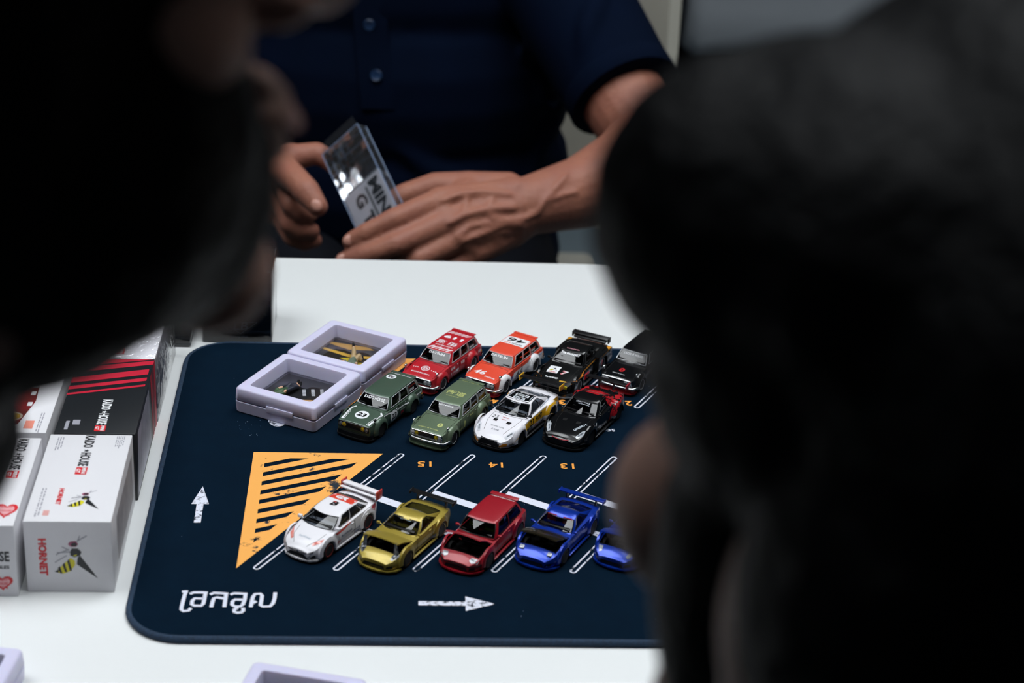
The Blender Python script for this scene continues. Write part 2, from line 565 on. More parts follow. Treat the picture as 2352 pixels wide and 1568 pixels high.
# ------------------------------------------------------------------ lavender floating frames
m_lav = mat('lavender_plastic', '#d2d0e9', .38, spec=.45, noise=(60, '#cecbe6', .3), bump=(3000, .1, .0002), sss=.15)
m_film = film('frame_membrane', (.93, .94, .97), .0, .04, bump=(60, .3, .003))
m_card = mat('frame_card', '#0d0d10', .5, noise=(45, '#15151b', .2))
def square_frame(loc, rz, label, prints=None, grp='lavender display frames'):
    t = empty('shadow_box', loc, rz, label, 'frame', grp)
    S, H1, HT = .0305, .0085, .0175
    def loops(spec):
        b_, n_ = MB(), None
        rings = [[(x, y, z) for x, y in rrect(-s, -s, s, s, r, 5)] for s, r, z in spec]
        n_ = len(rings[0])
        vs = [v for r in rings for v in r]
        fs = [(i * n_ + j, i * n_ + (j + 1) % n_, (i + 1) * n_ + (j + 1) % n_, (i + 1) * n_ + j) for i in range(len(rings) - 1) for j in range(n_)]
        b_.add(vs, fs)
        return b_, n_
    bb, n_ = loops([(.0225, .002, .0017), (.0225, .002, H1 - .0004), (S - .0004, .003, H1 - .0004), (S, .003, H1 - .0008), (S - .0004, .003, .0006), (S - .001, .003, 0), (.022, .002, 0)])
    bb.add([(x, y, .0016) for x, y in rrect(-.0226, -.0226, .0226, .0226, .002, 5)], [tuple(range(n_))])
    bb.build('frame_base', m_lav, t, 40)
    bl, n_ = loops([(.0222, .002, H1), (.0229, .002, HT - .001), (.0233, .0022, HT), (S - .0022, .003, HT), (S - .0010, .003, HT - .0004), (S - .0004, .003, HT - .0014), (S, .003, H1 + .0008), (S - .0004, .003, H1 + .0002), (.0222, .002, H1 + .0002)])
    bl.build('frame_lid', m_lav, t, 40)
    MB().box((.004, -S - .0001, H1 - .0003), (.020, .0012, .0042), bev=.0004).build('latch', m_lav, t, 40)
    MB().box((S + .0001, .002, H1 - .0003), (.0010, .016, .0036), bev=.0003).build('latch', m_lav, t, 40)
    MB().box((0, 0, .0066), (.0446, .0446, .0006)).build('backing_card', m_card, t)
    if prints: prints(t)
    b = MB()                                  # clear membrane bulging over the figure
    N = 12
    vs = []
    for i in range(N + 1):
        for j in range(N + 1):
            u, v = i / N * 2 - 1, j / N * 2 - 1
            vs.append((u * .0222, v * .0222, .0090 + .0040 * math.exp(-((u + .25) ** 2 + (v + .15) ** 2) * 5)))
    b.add(vs, [(i * (N + 1) + j, (i + 1) * (N + 1) + j, (i + 1) * (N + 1) + j + 1, i * (N + 1) + j + 1) for i in range(N) for j in range(N)])
    b.build('clear_membrane', m_film, t, 180)
    return t
def pat(t, name, poly, col, z=.0026):
    b = MB()
    z += .0044
    b.add([(x * .001, y * .001, z) for x, y in poly], [tuple(range(len(poly)))])
    return b.build(name, mat('card_print_' + col[1:], col, .45), t)
def blobpoly(cx, cy, rx, ry, n=14, rot=0., jit=0.):
    random.seed(int(cx * 7 + cy * 13))
    return [(cx + math.cos(a) * rx * (1 + random.uniform(-jit, jit)) * math.cos(rot) - math.sin(a) * ry * math.sin(rot),
             cy + math.cos(a) * rx * math.sin(rot) + math.sin(a) * ry * math.cos(rot)) for a in np.linspace(0, 2 * math.pi, n + 1)[:-1]]
def prints_a(t):
    pat(t, 'tan_patch', [(-2, -22), (22, -22), (22, -6), (12, -3), (2, -8), (-3, -14)], '#c79a63')
    pat(t, 'dark_patch', blobpoly(2, -17, 7, 5, jit=.1), '#17130f', .00265)
    random.seed(11)
    for k, (x, y) in enumerate(((2, 3), (7, 6), (12, 9))):    # rows of small print, too small to read
        dx, dy = .55, -.83
        pos = -5.0
        while pos < 4.6:
            ln = random.uniform(.6, 1.5)
            cx_, cy_ = x + dx * (pos + ln / 2), y + dy * (pos + ln / 2)
            q_ = [(cx_ + dx * ln / 2 * i - dy * 1.1 * j, cy_ + dy * ln / 2 * i + dx * 1.1 * j) for i, j in ((-1, -1), (1, -1), (1, 1), (-1, 1))]
            pat(t, 'small_print', q_, '#d9d9de', .00262)
            pos += ln + .5
def prints_b(t):
    pat(t, 'gold_streak', [(-22, 4), (0, 2), (22, 10), (22, 14), (2, 6), (-22, 7)], '#d0a545')
    pat(t, 'gold_streak', [(-5, -2), (22, -8), (22, -3), (0, 1)], '#c8b12a', .00263)
    pat(t, 'gold_streak', [(2, -22), (22, -22), (22, -11), (10, -9), (4, -14)], '#c99a5a', .00262)
    pat(t, 'gold_streak', [(-22, 14), (-6, 12), (10, 20), (4, 22), (-22, 17)], '#b58a3c', .00261)
    for k in range(7):
        pat(t, 'ink_spot', blobpoly(8 + (k * 5) % 12, -12 - (k * 3) % 9, .8, .6), '#1a1512', .00268)
FA = math.radians(-28.7)
fa_c = Vector((-.0601, 1.1491, TZ + MH))
fb_c = fa_c + Vector((math.cos(FA + math.pi / 2), math.sin(FA + math.pi / 2), 0)) * .0621
square_frame(fa_c, FA, 'lavender square frame on the mat holding a figurine in green, nearer of the pair', prints_a)
square_frame(fb_c, FA, 'lavender square frame on the mat holding a figurine with tan trousers, farther of the pair', prints_b)
a_ = math.radians(-14.8)
c0 = Vector((-.0677, .8386)) + Vector((math.cos(a_), math.sin(a_))) * .0305 + Vector((math.sin(a_), -math.cos(a_))) * .0305
square_frame((c0.x, c0.y, TZ), a_, 'lavender square frame on the white table at the bottom edge of the photo')
a_ = math.radians(-8)
c0 = Vector((-.1845, .8475)) - Vector((math.cos(a_), math.sin(a_))) * .0305 + Vector((math.sin(a_), -math.cos(a_))) * .0305
square_frame((c0.x, c0.y, TZ), a_, 'lavender frame in the lower left corner of the table, mostly out of view')

# the two figurines lying under the membranes
def figurine(parent_c, rz, loc, rot, cols, label, pose):
    o = empty('figurine', loc, rot, label, 'figurine', 'figurines in the lavender frames')
    mm = lambda c: mat('figure_' + c[1:], c, .55)
    s = .001
    P_ = lambda *p: Vector(p) * s
    bd = MB()
    bd.ball(P_(-11.5, 0, 3.2), (2.0 * s, 1.7 * s, 1.7 * s))
    bd.cone(P_(-10, 0, 3), 1.0 * s, P_(-8, 0, 2.8), 1.2 * s)
    bd.cone(P_(-8, 0, 2.8), 2.2 * s, P_(-1, 0, 2.8), 2.0 * s)
    for q in pose['arms']: bd.chain([(P_(*p), r * s) for p, r in q], 8)
    for q in pose['legs']: bd.chain([(P_(*p), r * s) for p, r in q], 8)
    bd.blob('body', mm('#d9a98a'), o, .00035, 2)
    jk = MB()
    jk.chain([(P_(-8.6, 0, 2.8), 2.4 * s), (P_(-5, 0, 2.8), 2.75 * s), (P_(-.5, 0, 2.8), 2.4 * s)], 10)
    for q in pose['arms']: jk.chain([(P_(*p), (r + .35) * s) for p, r in q[:2]], 8)
    jk.blob('jacket', mm(cols[0]), o, .00035, 2)
    tr = MB()
    for q in pose['legs']: tr.chain([(P_(*p), (r + .3) * s) for p, r in q[:3]], 8)
    tr.blob('trousers', mm(cols[1]), o, .00035, 2)
    for q in pose['legs']:
        b = MB()
        b.cone(P_(*q[-1][0]), 1.15 * s, P_(q[-1][0][0] + .6, q[-1][0][1] + .4, q[-1][0][2] + 1.8), .95 * s, 8)
        b.build('shoe', mm(cols[2]), o, 60)
    h = MB().ball(P_(-11.9, 0, 3.7), (2.1 * s, 1.95 * s, 1.7 * s), 10)
    h.build('hair', mm(cols[3]), o, 60)
    return o
poseA = dict(arms=[[((-8, 1.8, 3), 1.1), ((-5, 3.2, 4), 1.0), ((-2, 2.2, 5), .8)], [((-8, -1.8, 3), 1.1), ((-5.5, -3.0, 3.4), 1.0), ((-3, -2.8, 4.6), .8)]],
             legs=[[((-.5, 1, 2.8), 1.6), ((4.5, 1.6, 4.6), 1.3), ((9, 1.4, 3.4), 1.0), ((11.5, 1.4, 3.2), .8)], [((-.5, -1, 2.8), 1.6), ((4.2, -1.2, 3.2), 1.3), ((9, -.6, 2.6), 1.0), ((11.5, -.6, 2.6), .8)]])
poseB = dict(arms=[[((-8, 1.8, 3), 1.1), ((-7, 4.2, 4), 1.0), ((-9.5, 5.6, 5), .8)], [((-8, -1.8, 3), 1.1), ((-6, -3.6, 3.4), 1.0), ((-8.5, -4.6, 4.6), .8)]],
             legs=[[((-.5, 1, 2.8), 1.6), ((4.5, 1.6, 4.6), 1.4), ((9.5, 3.6, 6.2), 1.1), ((11.5, 4.4, 6.6), .9)], [((-.5, -1, 2.8), 1.6), ((3.5, -2.4, 4.6), 1.4), ((2.5, -3.8, 2.4), 1.1), ((4, -4.6, 2.2), .9)]])
def inframe(c, rz, x, y): return c + Matrix.Rotation(rz, 3, 'Z') @ Vector((x, y, .0024))
def lay(p0, p1, h):
    a, c = gp(*p0, MH + h), gp(*p1, MH + h)
    d = c - a
    m = (a + c) / 2
    return Vector((m.x, m.y, TZ + MH + .0070)), math.atan2(d.y, d.x)
l0, r0 = lay((626, 908), (690, 882), .010)
figurine(None, 0, l0, r0, ('#33502f', '#1b2030', '#101014', '#3a2f28'), 'figurine in green jacket and navy trousers lying in the nearer lavender frame', poseA)
l0, r0 = lay((800, 838), (826, 806), .011)
figurine(None, 0, l0, r0, ('#5c6a5a', '#a98f66', '#15161a', '#201a18'), 'figurine with tan trousers and black boots lying in the farther lavender frame', poseB)

# ------------------------------------------------------------------ model car boxes
m_paper = mat('box_card_white', '#e0dfe3', .42, noise=(25, '#dcdbdf', .3))
m_ink = mat('box_ink_black', '#16191d', .45, noise=(60, '#1b1f24', .3))
m_red = mat('box_ink_red', '#d8262f', .45, noise=(60, '#cf2029', .3))
m_crim = mat('box_ink_crimson', '#c4213a', .42, noise=(60, '#bb1c34', .3))
m_lwhite = mat('box_ink_white', '#ecedf0', .45)
m_grey = mat('box_ink_grey', '#9a9aa4', .5)
m_yel = mat('box_ink_yellow', '#d9cf22', .45)
m_pink = mat('box_ink_pink', '#a0486a', .45)
m_blackcard = mat('box_card_black', '#15181c', .4, noise=(30, '#191d22', .3))
BW, BL, BH = .0475, .0995, .045
class Face:
    def __init__(s, o, u, v, W, H):
        s.o, s.u, s.v, s.W, s.H = Vector(o), Vector(u), Vector(v), W, H
        s.n = s.u.cross(s.v)
    def p(s, a, b, l=.00012):
        return s.o + s.u * (a * s.W) + s.v * (b * s.H) + s.n * l
def faces(t=None, W=BW, L=BL, H=BH):
    return dict(front=Face((-W / 2, -L / 2, 0), (1, 0, 0), (0, 0, 1), W, H),
                top=Face((-W / 2, -L / 2, H), (1, 0, 0), (0, 1, 0), W, L),
                right=Face((W / 2, -L / 2, 0), (0, 1, 0), (0, 0, 1), L, H))
def poly(t, name, F, pts, m, l=.00012):
    b = MB()
    b.add([F.p(x, y, l) for x, y in pts], [tuple(range(len(pts)))])
    return b.build(name, m, t, fix=False)
def word(t, name, F, body, a, b_, w, h, m, turn=True, off=.02, l=.00014, shear=0.):
    """w, h in millimetres; turn = reading down the box towards the viewer"""
    u, v = (-F.v, F.u) if turn else (F.u, F.v)
    mb = MB()
    letters(mb, body, F.p(a, b_, l), u, v, w * .001, h * .001, off, shear)
    return mb.build(name, m, t, fix=False)
def rect(cx, cy, w, h): return [(cx - w / 2, cy - h / 2), (cx + w / 2, cy - h / 2), (cx + w / 2, cy + h / 2), (cx - w / 2, cy + h / 2)]
def model_box(loc, rz, label, m=None, W=BW, L=BL, H=BH):
    t = empty('model_car_box', loc, rz, label, 'box', 'model car boxes stacked beside the mat')
    MB().box((0, 0, H / 2), (W, L, H), bev=.0006).build('carton', m or m_paper, t, 30)
    return t, faces(t, W, L, H)
def brand_row(t, F, a, b0, b1, dark, sq=m_red):
    """the maker's words running down the lid with a red square at the end"""
    L = F.H * 1000
    span = (b1 - b0)
    word(t, 'lettering', F, 'KAIDO', a, b1 - span * .16, span * .32 * L, 6.0, dark, off=.03)
    word(t, 'star', F, '★', a, b1 - span * .40, 3.6, 3.6, dark, off=0)
    word(t, 'lettering', F, 'HOUSE', a, b1 - span * .62, span * .34 * L, 6.0, dark, off=.03)
    poly(t, 'red_square', F, rect(a, b0 + span * .09, .135, span * .18), sq)
    word(t, 'lettering', F, 'MINI', a + .028, b0 + span * .09, span * .145 * L, 2.3, m_lwhite, off=.03, l=.0002)
    word(t, 'lettering', F, 'GT', a - .036, b0 + span * .09, span * .1 * L, 2.3, m_lwhite, off=.03, l=.0002)
def hornet(t, F, A, B_, W, H):
    """insect emblem; coordinates in a 0..100 square placed at (A, B) with size W x H of the face"""
    q = lambda x, y: (A + (x - 50) / 100 * W, B_ + (y - 50) / 100 * H)
    Q = lambda pts: [q(*p) for p in pts]
    poly(t, 'insect_wing', F, Q([(55, 50), (60, 54), (98, 2), (80, 14), (52, 34)]), m_ink)
    poly(t, 'insect_body', F, Q([(38, 62), (42, 70), (56, 70), (64, 62), (60, 54), (48, 50), (38, 54)]), m_ink)
    poly(t, 'insect_abdomen', F, Q([(2, 16), (20, 12), (36, 18), (48, 32), (48, 42), (38, 48), (26, 38)]), m_yel)
    for k in range(3):
        x = 12 + k * 11
        poly(t, 'insect_band', F, Q([(x + 1, 13 + k * 3.2), (x + 6, 12.5 + k * 3.4), (x + 1, 30 + k * 8), (x - 4, 25 + k * 8)]), m_ink, .0002)
    poly(t, 'insect_sting', F, Q([(0, 17), (9, 14), (10, 22)]), m_ink, .0002)
    poly(t, 'insect_patch', F, Q([(44, 54), (54, 57), (50, 52)]), m_yel, .0002)
    poly(t, 'insect_head', F, Q([(34, 80), (40, 86), (52, 87), (58, 80), (52, 74), (40, 74)]), m_pink)
    poly(t, 'insect_head', F, Q([(40, 79), (44, 83), (52, 84), (56, 79), (51, 75.5), (43, 75.5)]), m_ink, .0002)
    for a, c in (((54, 86), (66, 93)), ((66, 93), (78, 99)), ((56, 86), (62, 99)), ((36, 68), (10, 58)), ((10, 58), (6, 55)), ((38, 62), (8, 60)), ((30, 54), (2, 38)), ((36, 66), (20, 74))):
        (x0, y0), (x1, y1) = a, c
        dx, dy = x1 - x0, y1 - y0
        k = 1.1 / math.hypot(dx, dy)
        poly(t, 'insect_limb', F, Q([(x0 - dy * k, y0 + dx * k), (x1 - dy * k, y1 + dx * k), (x1 + dy * k, y1 - dx * k), (x0 + dy * k, y0 - dx * k)]), m_grey)
def heart(t, F, A, B_, w, h):
    def sh(k):
        pts = []
        for i in range(28):
            a = 2 * math.pi * i / 28
            x, y = 16 * math.sin(a) ** 3, 13 * math.cos(a) - 5 * math.cos(2 * a) - 2 * math.cos(3 * a) - math.cos(4 * a)
            pts.append((A + x / 32 * w * k, B_ + (y + 2) / 32 * h * k))
        return pts[::-1]
    poly(t, 'heart', F, sh(1), m_red)
    poly(t, 'heart_inset', F, sh(.72), mat('box_ink_rose', '#e6a9ae', .45), .0002)
    for k in (-1, 0, 1):
        word(t, 'lettering', F, ('HOUSE', 'KAIDO', 'LOVE')[k], A, B_ + k * .05 * h / .2, w * F.W * 480, 1.6, m_red, turn=False, l=.00028)
def scribble(t, F, A, B_, w, n, dB, m=m_grey):
    """small print too fine to read: rows of short dashes"""
    random.seed(int(A * 100 + B_ * 1000))
    mb = MB()
    for i in range(n):
        x = A + (i - n / 2) * dB
        y = B_ + w / 2
        while y > B_ - w / 2:
            ln = random.uniform(.012, .05)
            r = rect(x, y - ln / 2, dB * .45, ln)
            mb.add([F.p(a, c, .00014) for a, c in r], [(0, 1, 2, 3)])
            y -= ln + .012
    return mb.build('small_print', m, t, fix=False)
YB = .0994
xr, xl = -.1746, -.2262
# nearest right: white box with insect emblem
t, F = model_box((xr, .9268 + BL / 2, TZ), math.radians(.6), 'white model car box with yellow and black insect and red word on its end')
word(t, 'red_word', F['front'], 'HORNET', .205, .50, 23.5, 4.6, m_red, off=.045)
hornet(t, F['front'], .575, .50, .50, .62)
brand_row(t, F['top'], .50, .52, .985, m_ink)
word(t, 'red_word', F['top'], 'HORNET', .34, .27, 18, 2.9, m_red, off=.045)
hornet(t, F['top'], .64, .235, .38, .21)
scribble(t, F['top'], .155, .22, .28, 2, .035)
scribble(t, F['top'], .16, .9, .12, 3, .03)
scribble(t, F['top'], .88, .92, .12, 5, .022)
poly(t, 'small_square', F['top'], rect(.235, .09, .07, .055), mat('box_ink_pale_red', '#d9a09c', .5))
poly(t, 'side_picture', F['right'], rect(.55, .5, .7, .62), mat('box_side_picture', '#b9b4b4', .5, noise=(70, '#8d8a90', .25)))
# behind it: black and red striped box
t, F = model_box((xr + .0008, .9268 + YB + .0012 + BL / 2, TZ), math.radians(.2), 'black and crimson striped model car box behind the white insect box', m_blackcard)
T = F['top']
poly(t, 'stripe', T, [(0, .80), (1, .93), (1, 1), (0, 1)], m_crim)
for b0, w0 in ((.655, .075), (.565, .045), (.49, .026)):
    poly(t, 'stripe', T, [(0, b0), (.965, b0 + .135), (.965, b0 + w0 + .135), (0, b0 + w0)], m_crim)
poly(t, 'pinstripe', T, [(0, .885), (1, 1.0), (1, .985), (0, .868)], m_blackcard, .0002)
R_ = F['right']
poly(t, 'stripe', R_, [(.93, 0), (1, 0), (1, 1), (.93, 1)], m_crim)
for k, x in enumerate((.86, .80, .755)):
    poly(t, 'stripe', R_, [(x + .03, 0), (x + .05, 0), (x + .045, 1), (x + .025 - .01 * k, 1)], m_crim)
poly(t, 'side_picture', R_, [(.02, .05), (.70, .08), (.66, .92), (.10, .90)], mat('box_side_picture_dark', '#6b6b7c', .35, noise=(60, '#a8a6b8', .2)))
brand_row(t, T, .55, .03, .435, m_lwhite, m_red)
poly(t, 'small_square', T, rect(.235, .14, .09, .06), m_grey)
poly(t, 'small_square', T, rect(.13, .10, .045, .11), m_grey)
# third: white box in shrink wrap
m_wrap = film('shrink_wrap', (.97, .97, .98), .05, .12, bump=(140, .9, .004))
t, F = model_box((xr + .0012, .9268 + 2 * YB + .0028 + BL / 2, TZ), math.radians(-.4), 'white shrink wrapped model car box behind the striped box')
brand_row(t, F['top'], .50, .06, .52, m_ink)
MB().box((0, 0, BH / 2), (BW + .0008, BL + .0006, BH + .0008), bev=.0008).build('shrink_wrap', m_wrap, t, 60)
# left column
t, F = model_box((xl, .9214 + BL / 2, TZ), math.radians(.8), 'white model car box with red hearts at the left edge beside the insect box')
word(t, 'lettering', F['front'], 'KAIDO', .36, .70, 15, 6.4, m_ink, turn=False, off=.03)
word(t, 'lettering', F['front'], 'HOUSE', .74, .57, 18, 6.4, m_ink, turn=False, off=.03)
word(t, 'lettering', F['front'], 'COLLECTIBLES', .70, .42, 21, 2.0, m_ink, turn=False, off=.03)
heart(t, F['front'], .83, .19, .24, .23)
T = F['top']
brand_row(t, T, .80, .52, .98, m_ink)
heart(t, T, .86, .155, .26, .17)
word(t, 'lettering', T, '510', .52, .95, 6, 5, m_ink)
poly(t, 'green_picture', T, [(.0, .2), (.40, .30), (.46, .52), (.36, .62), (.0, .74)], mat('box_green_picture', '#4f9a72', .45, noise=(90, '#9fb7a8', .2)))
t, F = model_box((xl + .0004, .9268 + YB + .0012 + BL / 2, TZ), math.radians(.2), 'white model car box with red race car picture and three letters on its lid')
T = F['top']
word(t, 'lettering', T, 'NSX', .90, .83, 21, 4.6, m_ink, off=.0)
poly(t, 'car_picture', T, [(.16, .06), (.62, .10), (.74, .40), (.70, .80), (.50, .90), (.16, .86)], mat('box_car_picture', '#4a2a22', .35, noise=(70, '#8a1c22', .2)))
for a, c in ((.52, .20), (.60, .68)):
    poly(t, 'picture_wheel', T, [(a + math.cos(k) * .13, c + math.sin(k) * .055) for k in np.linspace(0, 6.28, 18)[:-1]], mat('box_wheel_rim', '#b9ab9a', .4), .0002)
    poly(t, 'picture_wheel', T, [(a + math.cos(k) * .10, c + math.sin(k) * .042) for k in np.linspace(0, 6.28, 18)[:-1]], mat('box_wheel_gold', '#b8902c', .4), .00026)
word(t, 'lettering', T, 'PANDEM', .40, .42, 22, 4.2, mat('box_ink_rosewhite', '#cdb8b8', .5), l=.0003)
for b0 in (.36, .50, .60):
    poly(t, 'picture_highlight', T, rect(.68, b0, .06, .05), m_lwhite, .0003)
poly(t, 'small_square', T, rect(.76, .10, .11, .10), mat('box_ink_pale_orange', '#e08a78', .5))
scribble(t, T, .90, .14, .22, 2, .03)
t, F = model_box((xl + .0004, .9268 + 2 * YB + .0028 + BL / 2, TZ), math.radians(-.3), 'orange red shrink wrapped model car box behind the box with the car picture', mat('box_card_orange', '#c2341c', .4, noise=(40, '#a8220f', .3)))
for k in range(3):
    poly(t, 'stripe', F['top'], [(.55, .38 + k * .09), (1, .30 + k * .09), (1, .34 + k * .09), (.55, .44 + k * .09)], m_grey)
MB().box((0, 0, BH / 2), (BW + .0008, BL + .0006, BH + .0008), bev=.0008).build('shrink_wrap', m_wrap, t, 60)

# upright black box with the pale diamond emblem, and a flat glossy case
t = empty('black_gift_box', (-.108, 1.2705, TZ), math.radians(-.8), 'tall black box with pale diamond monogram standing behind the mat', 'box')
LW, LD, LH = .0475, .045, .054
MB().box((0, 0, LH / 2), (LW, LD, LH), bev=.0006).build('carton', mat('gift_box_black', '#0e1013', .35, noise=(30, '#121519', .3)), t, 30)
Fr = Face((-LW / 2, -LD / 2, 0), (1, 0, 0), (0, 0, 1), LW, LH)
m_faint = mat('gift_box_foil', '#5a6472', .4)
for (x0, y0), (x1, y1) in (((.30, .30), (.80, .30)), ((.80, .30), (.55, .13)), ((.55, .13), (.30, .30))):
    dx, dy = (x1 - x0) * LW, (y1 - y0) * LH
    k = .00022 / math.hypot(dx, dy)
    poly(t, 'diamond_line', Fr, [(x0 - dy * k / LW, y0 + dx * k / LH), (x0 + dy * k / LW, y0 - dx * k / LH), (x1 + dy * k / LW, y1 - dx * k / LH), (x1 - dy * k / LW, y1 + dx * k / LH)], m_faint)
word(t, 'monogram', Fr, 'LB', .56, .245, 10, 6.4, m_faint, turn=False, shear=.15)
word(t, 'lettering', Fr, 'Liberty Walk', .54, .085, 12, 1.9, m_faint, turn=False)
MB().box((0, 0, LH / 2), (LW + .001, LD + .001, LH + .001), bev=.0008).build('clear_sleeve', film('gift_box_sleeve', (.96, .97, .98), .0, .05, bump=(60, .6, .004)), t, 60)
t = empty('glossy_case', (-.180, 1.270, TZ), 0, 'flat dark glossy case lying behind the shrink wrapped box', 'case')
MB().box((0, 0, .004), (.080, .062, .008), bev=.001).build('case_body', mat('case_plastic', '#0b0d10', .08, coat=.5, noise=(20, '#0f1216', .3)), t, 40)
MB().box((0, 0, .0084), (.074, .056, .0008), bev=.0003).build('case_window', mat('case_window', '#050607', .03, coat=1.), t, 40)
MB().box((0, 0, .0022), (.0806, .0626, .0006)).build('case_seam', mat('case_seam', '#3a4046', .3), t)

# ------------------------------------------------------------------ toy cars (local millimetres, x forward, y to the car's left, z up)
K = .001
m_tyre = mat('tyre_rubber', '#0c0d0f', .7, noise=(900, '#121315', .3))
m_silver = mat('silver_paint', '#d2d5d9', .4, .25, noise=(300, '#bfc3c8', .3))
m_chrome = mat('chrome', '#d6d9dc', .12, 1., noise=(300, '#c8ccd0', .3))
m_blackp = mat('black_plastic', '#0b0c0e', .35, noise=(300, '#101113', .3))
m_dark = mat('panel_gap', '#050506', .8)
m_glass = film('car_glass', (.34, .37, .40), .0, .015)
m_lens = mat('lamp_lens', '#c9cdd2', .1, coat=1., noise=(500, '#9aa0a8', .2))
m_lensy = mat('lamp_lens_yellow', '#b7a312', .12, coat=1., noise=(500, '#8d7c0c', .2))
m_lensd = mat('lamp_lens_dark', '#3a3f46', .1, coat=1., noise=(600, '#8a9098', .15))
m_amber = mat('lamp_lens_amber', '#d98a16', .2, coat=1.)
m_cabin = mat('car_interior', '#1a1b1e', .7, noise=(300, '#222327', .3))
m_steel = mat('engine_steel', '#6f7378', .35, .9, noise=(700, '#3b3d40', .25))
def paint(key, col, metal=0., rough=.42, flake=None, coat=.35):
    return mat('paint_' + key, col, rough, metal, .5, coat, noise=(1500, flake or col, .3))
def dec(col, key=None):
    return mat('decal_' + (key or col.strip('#')), col, .35, coat=.3)
W_ = '#e9eaee'
def gsm(x, y, sig):
    """smooth a sampled curve a little"""
    if sig <= 0: return y
    k = np.exp(-.5 * ((x[:, None] - x[None, :]) / sig) ** 2)
    return (k @ y) / k.sum(1)

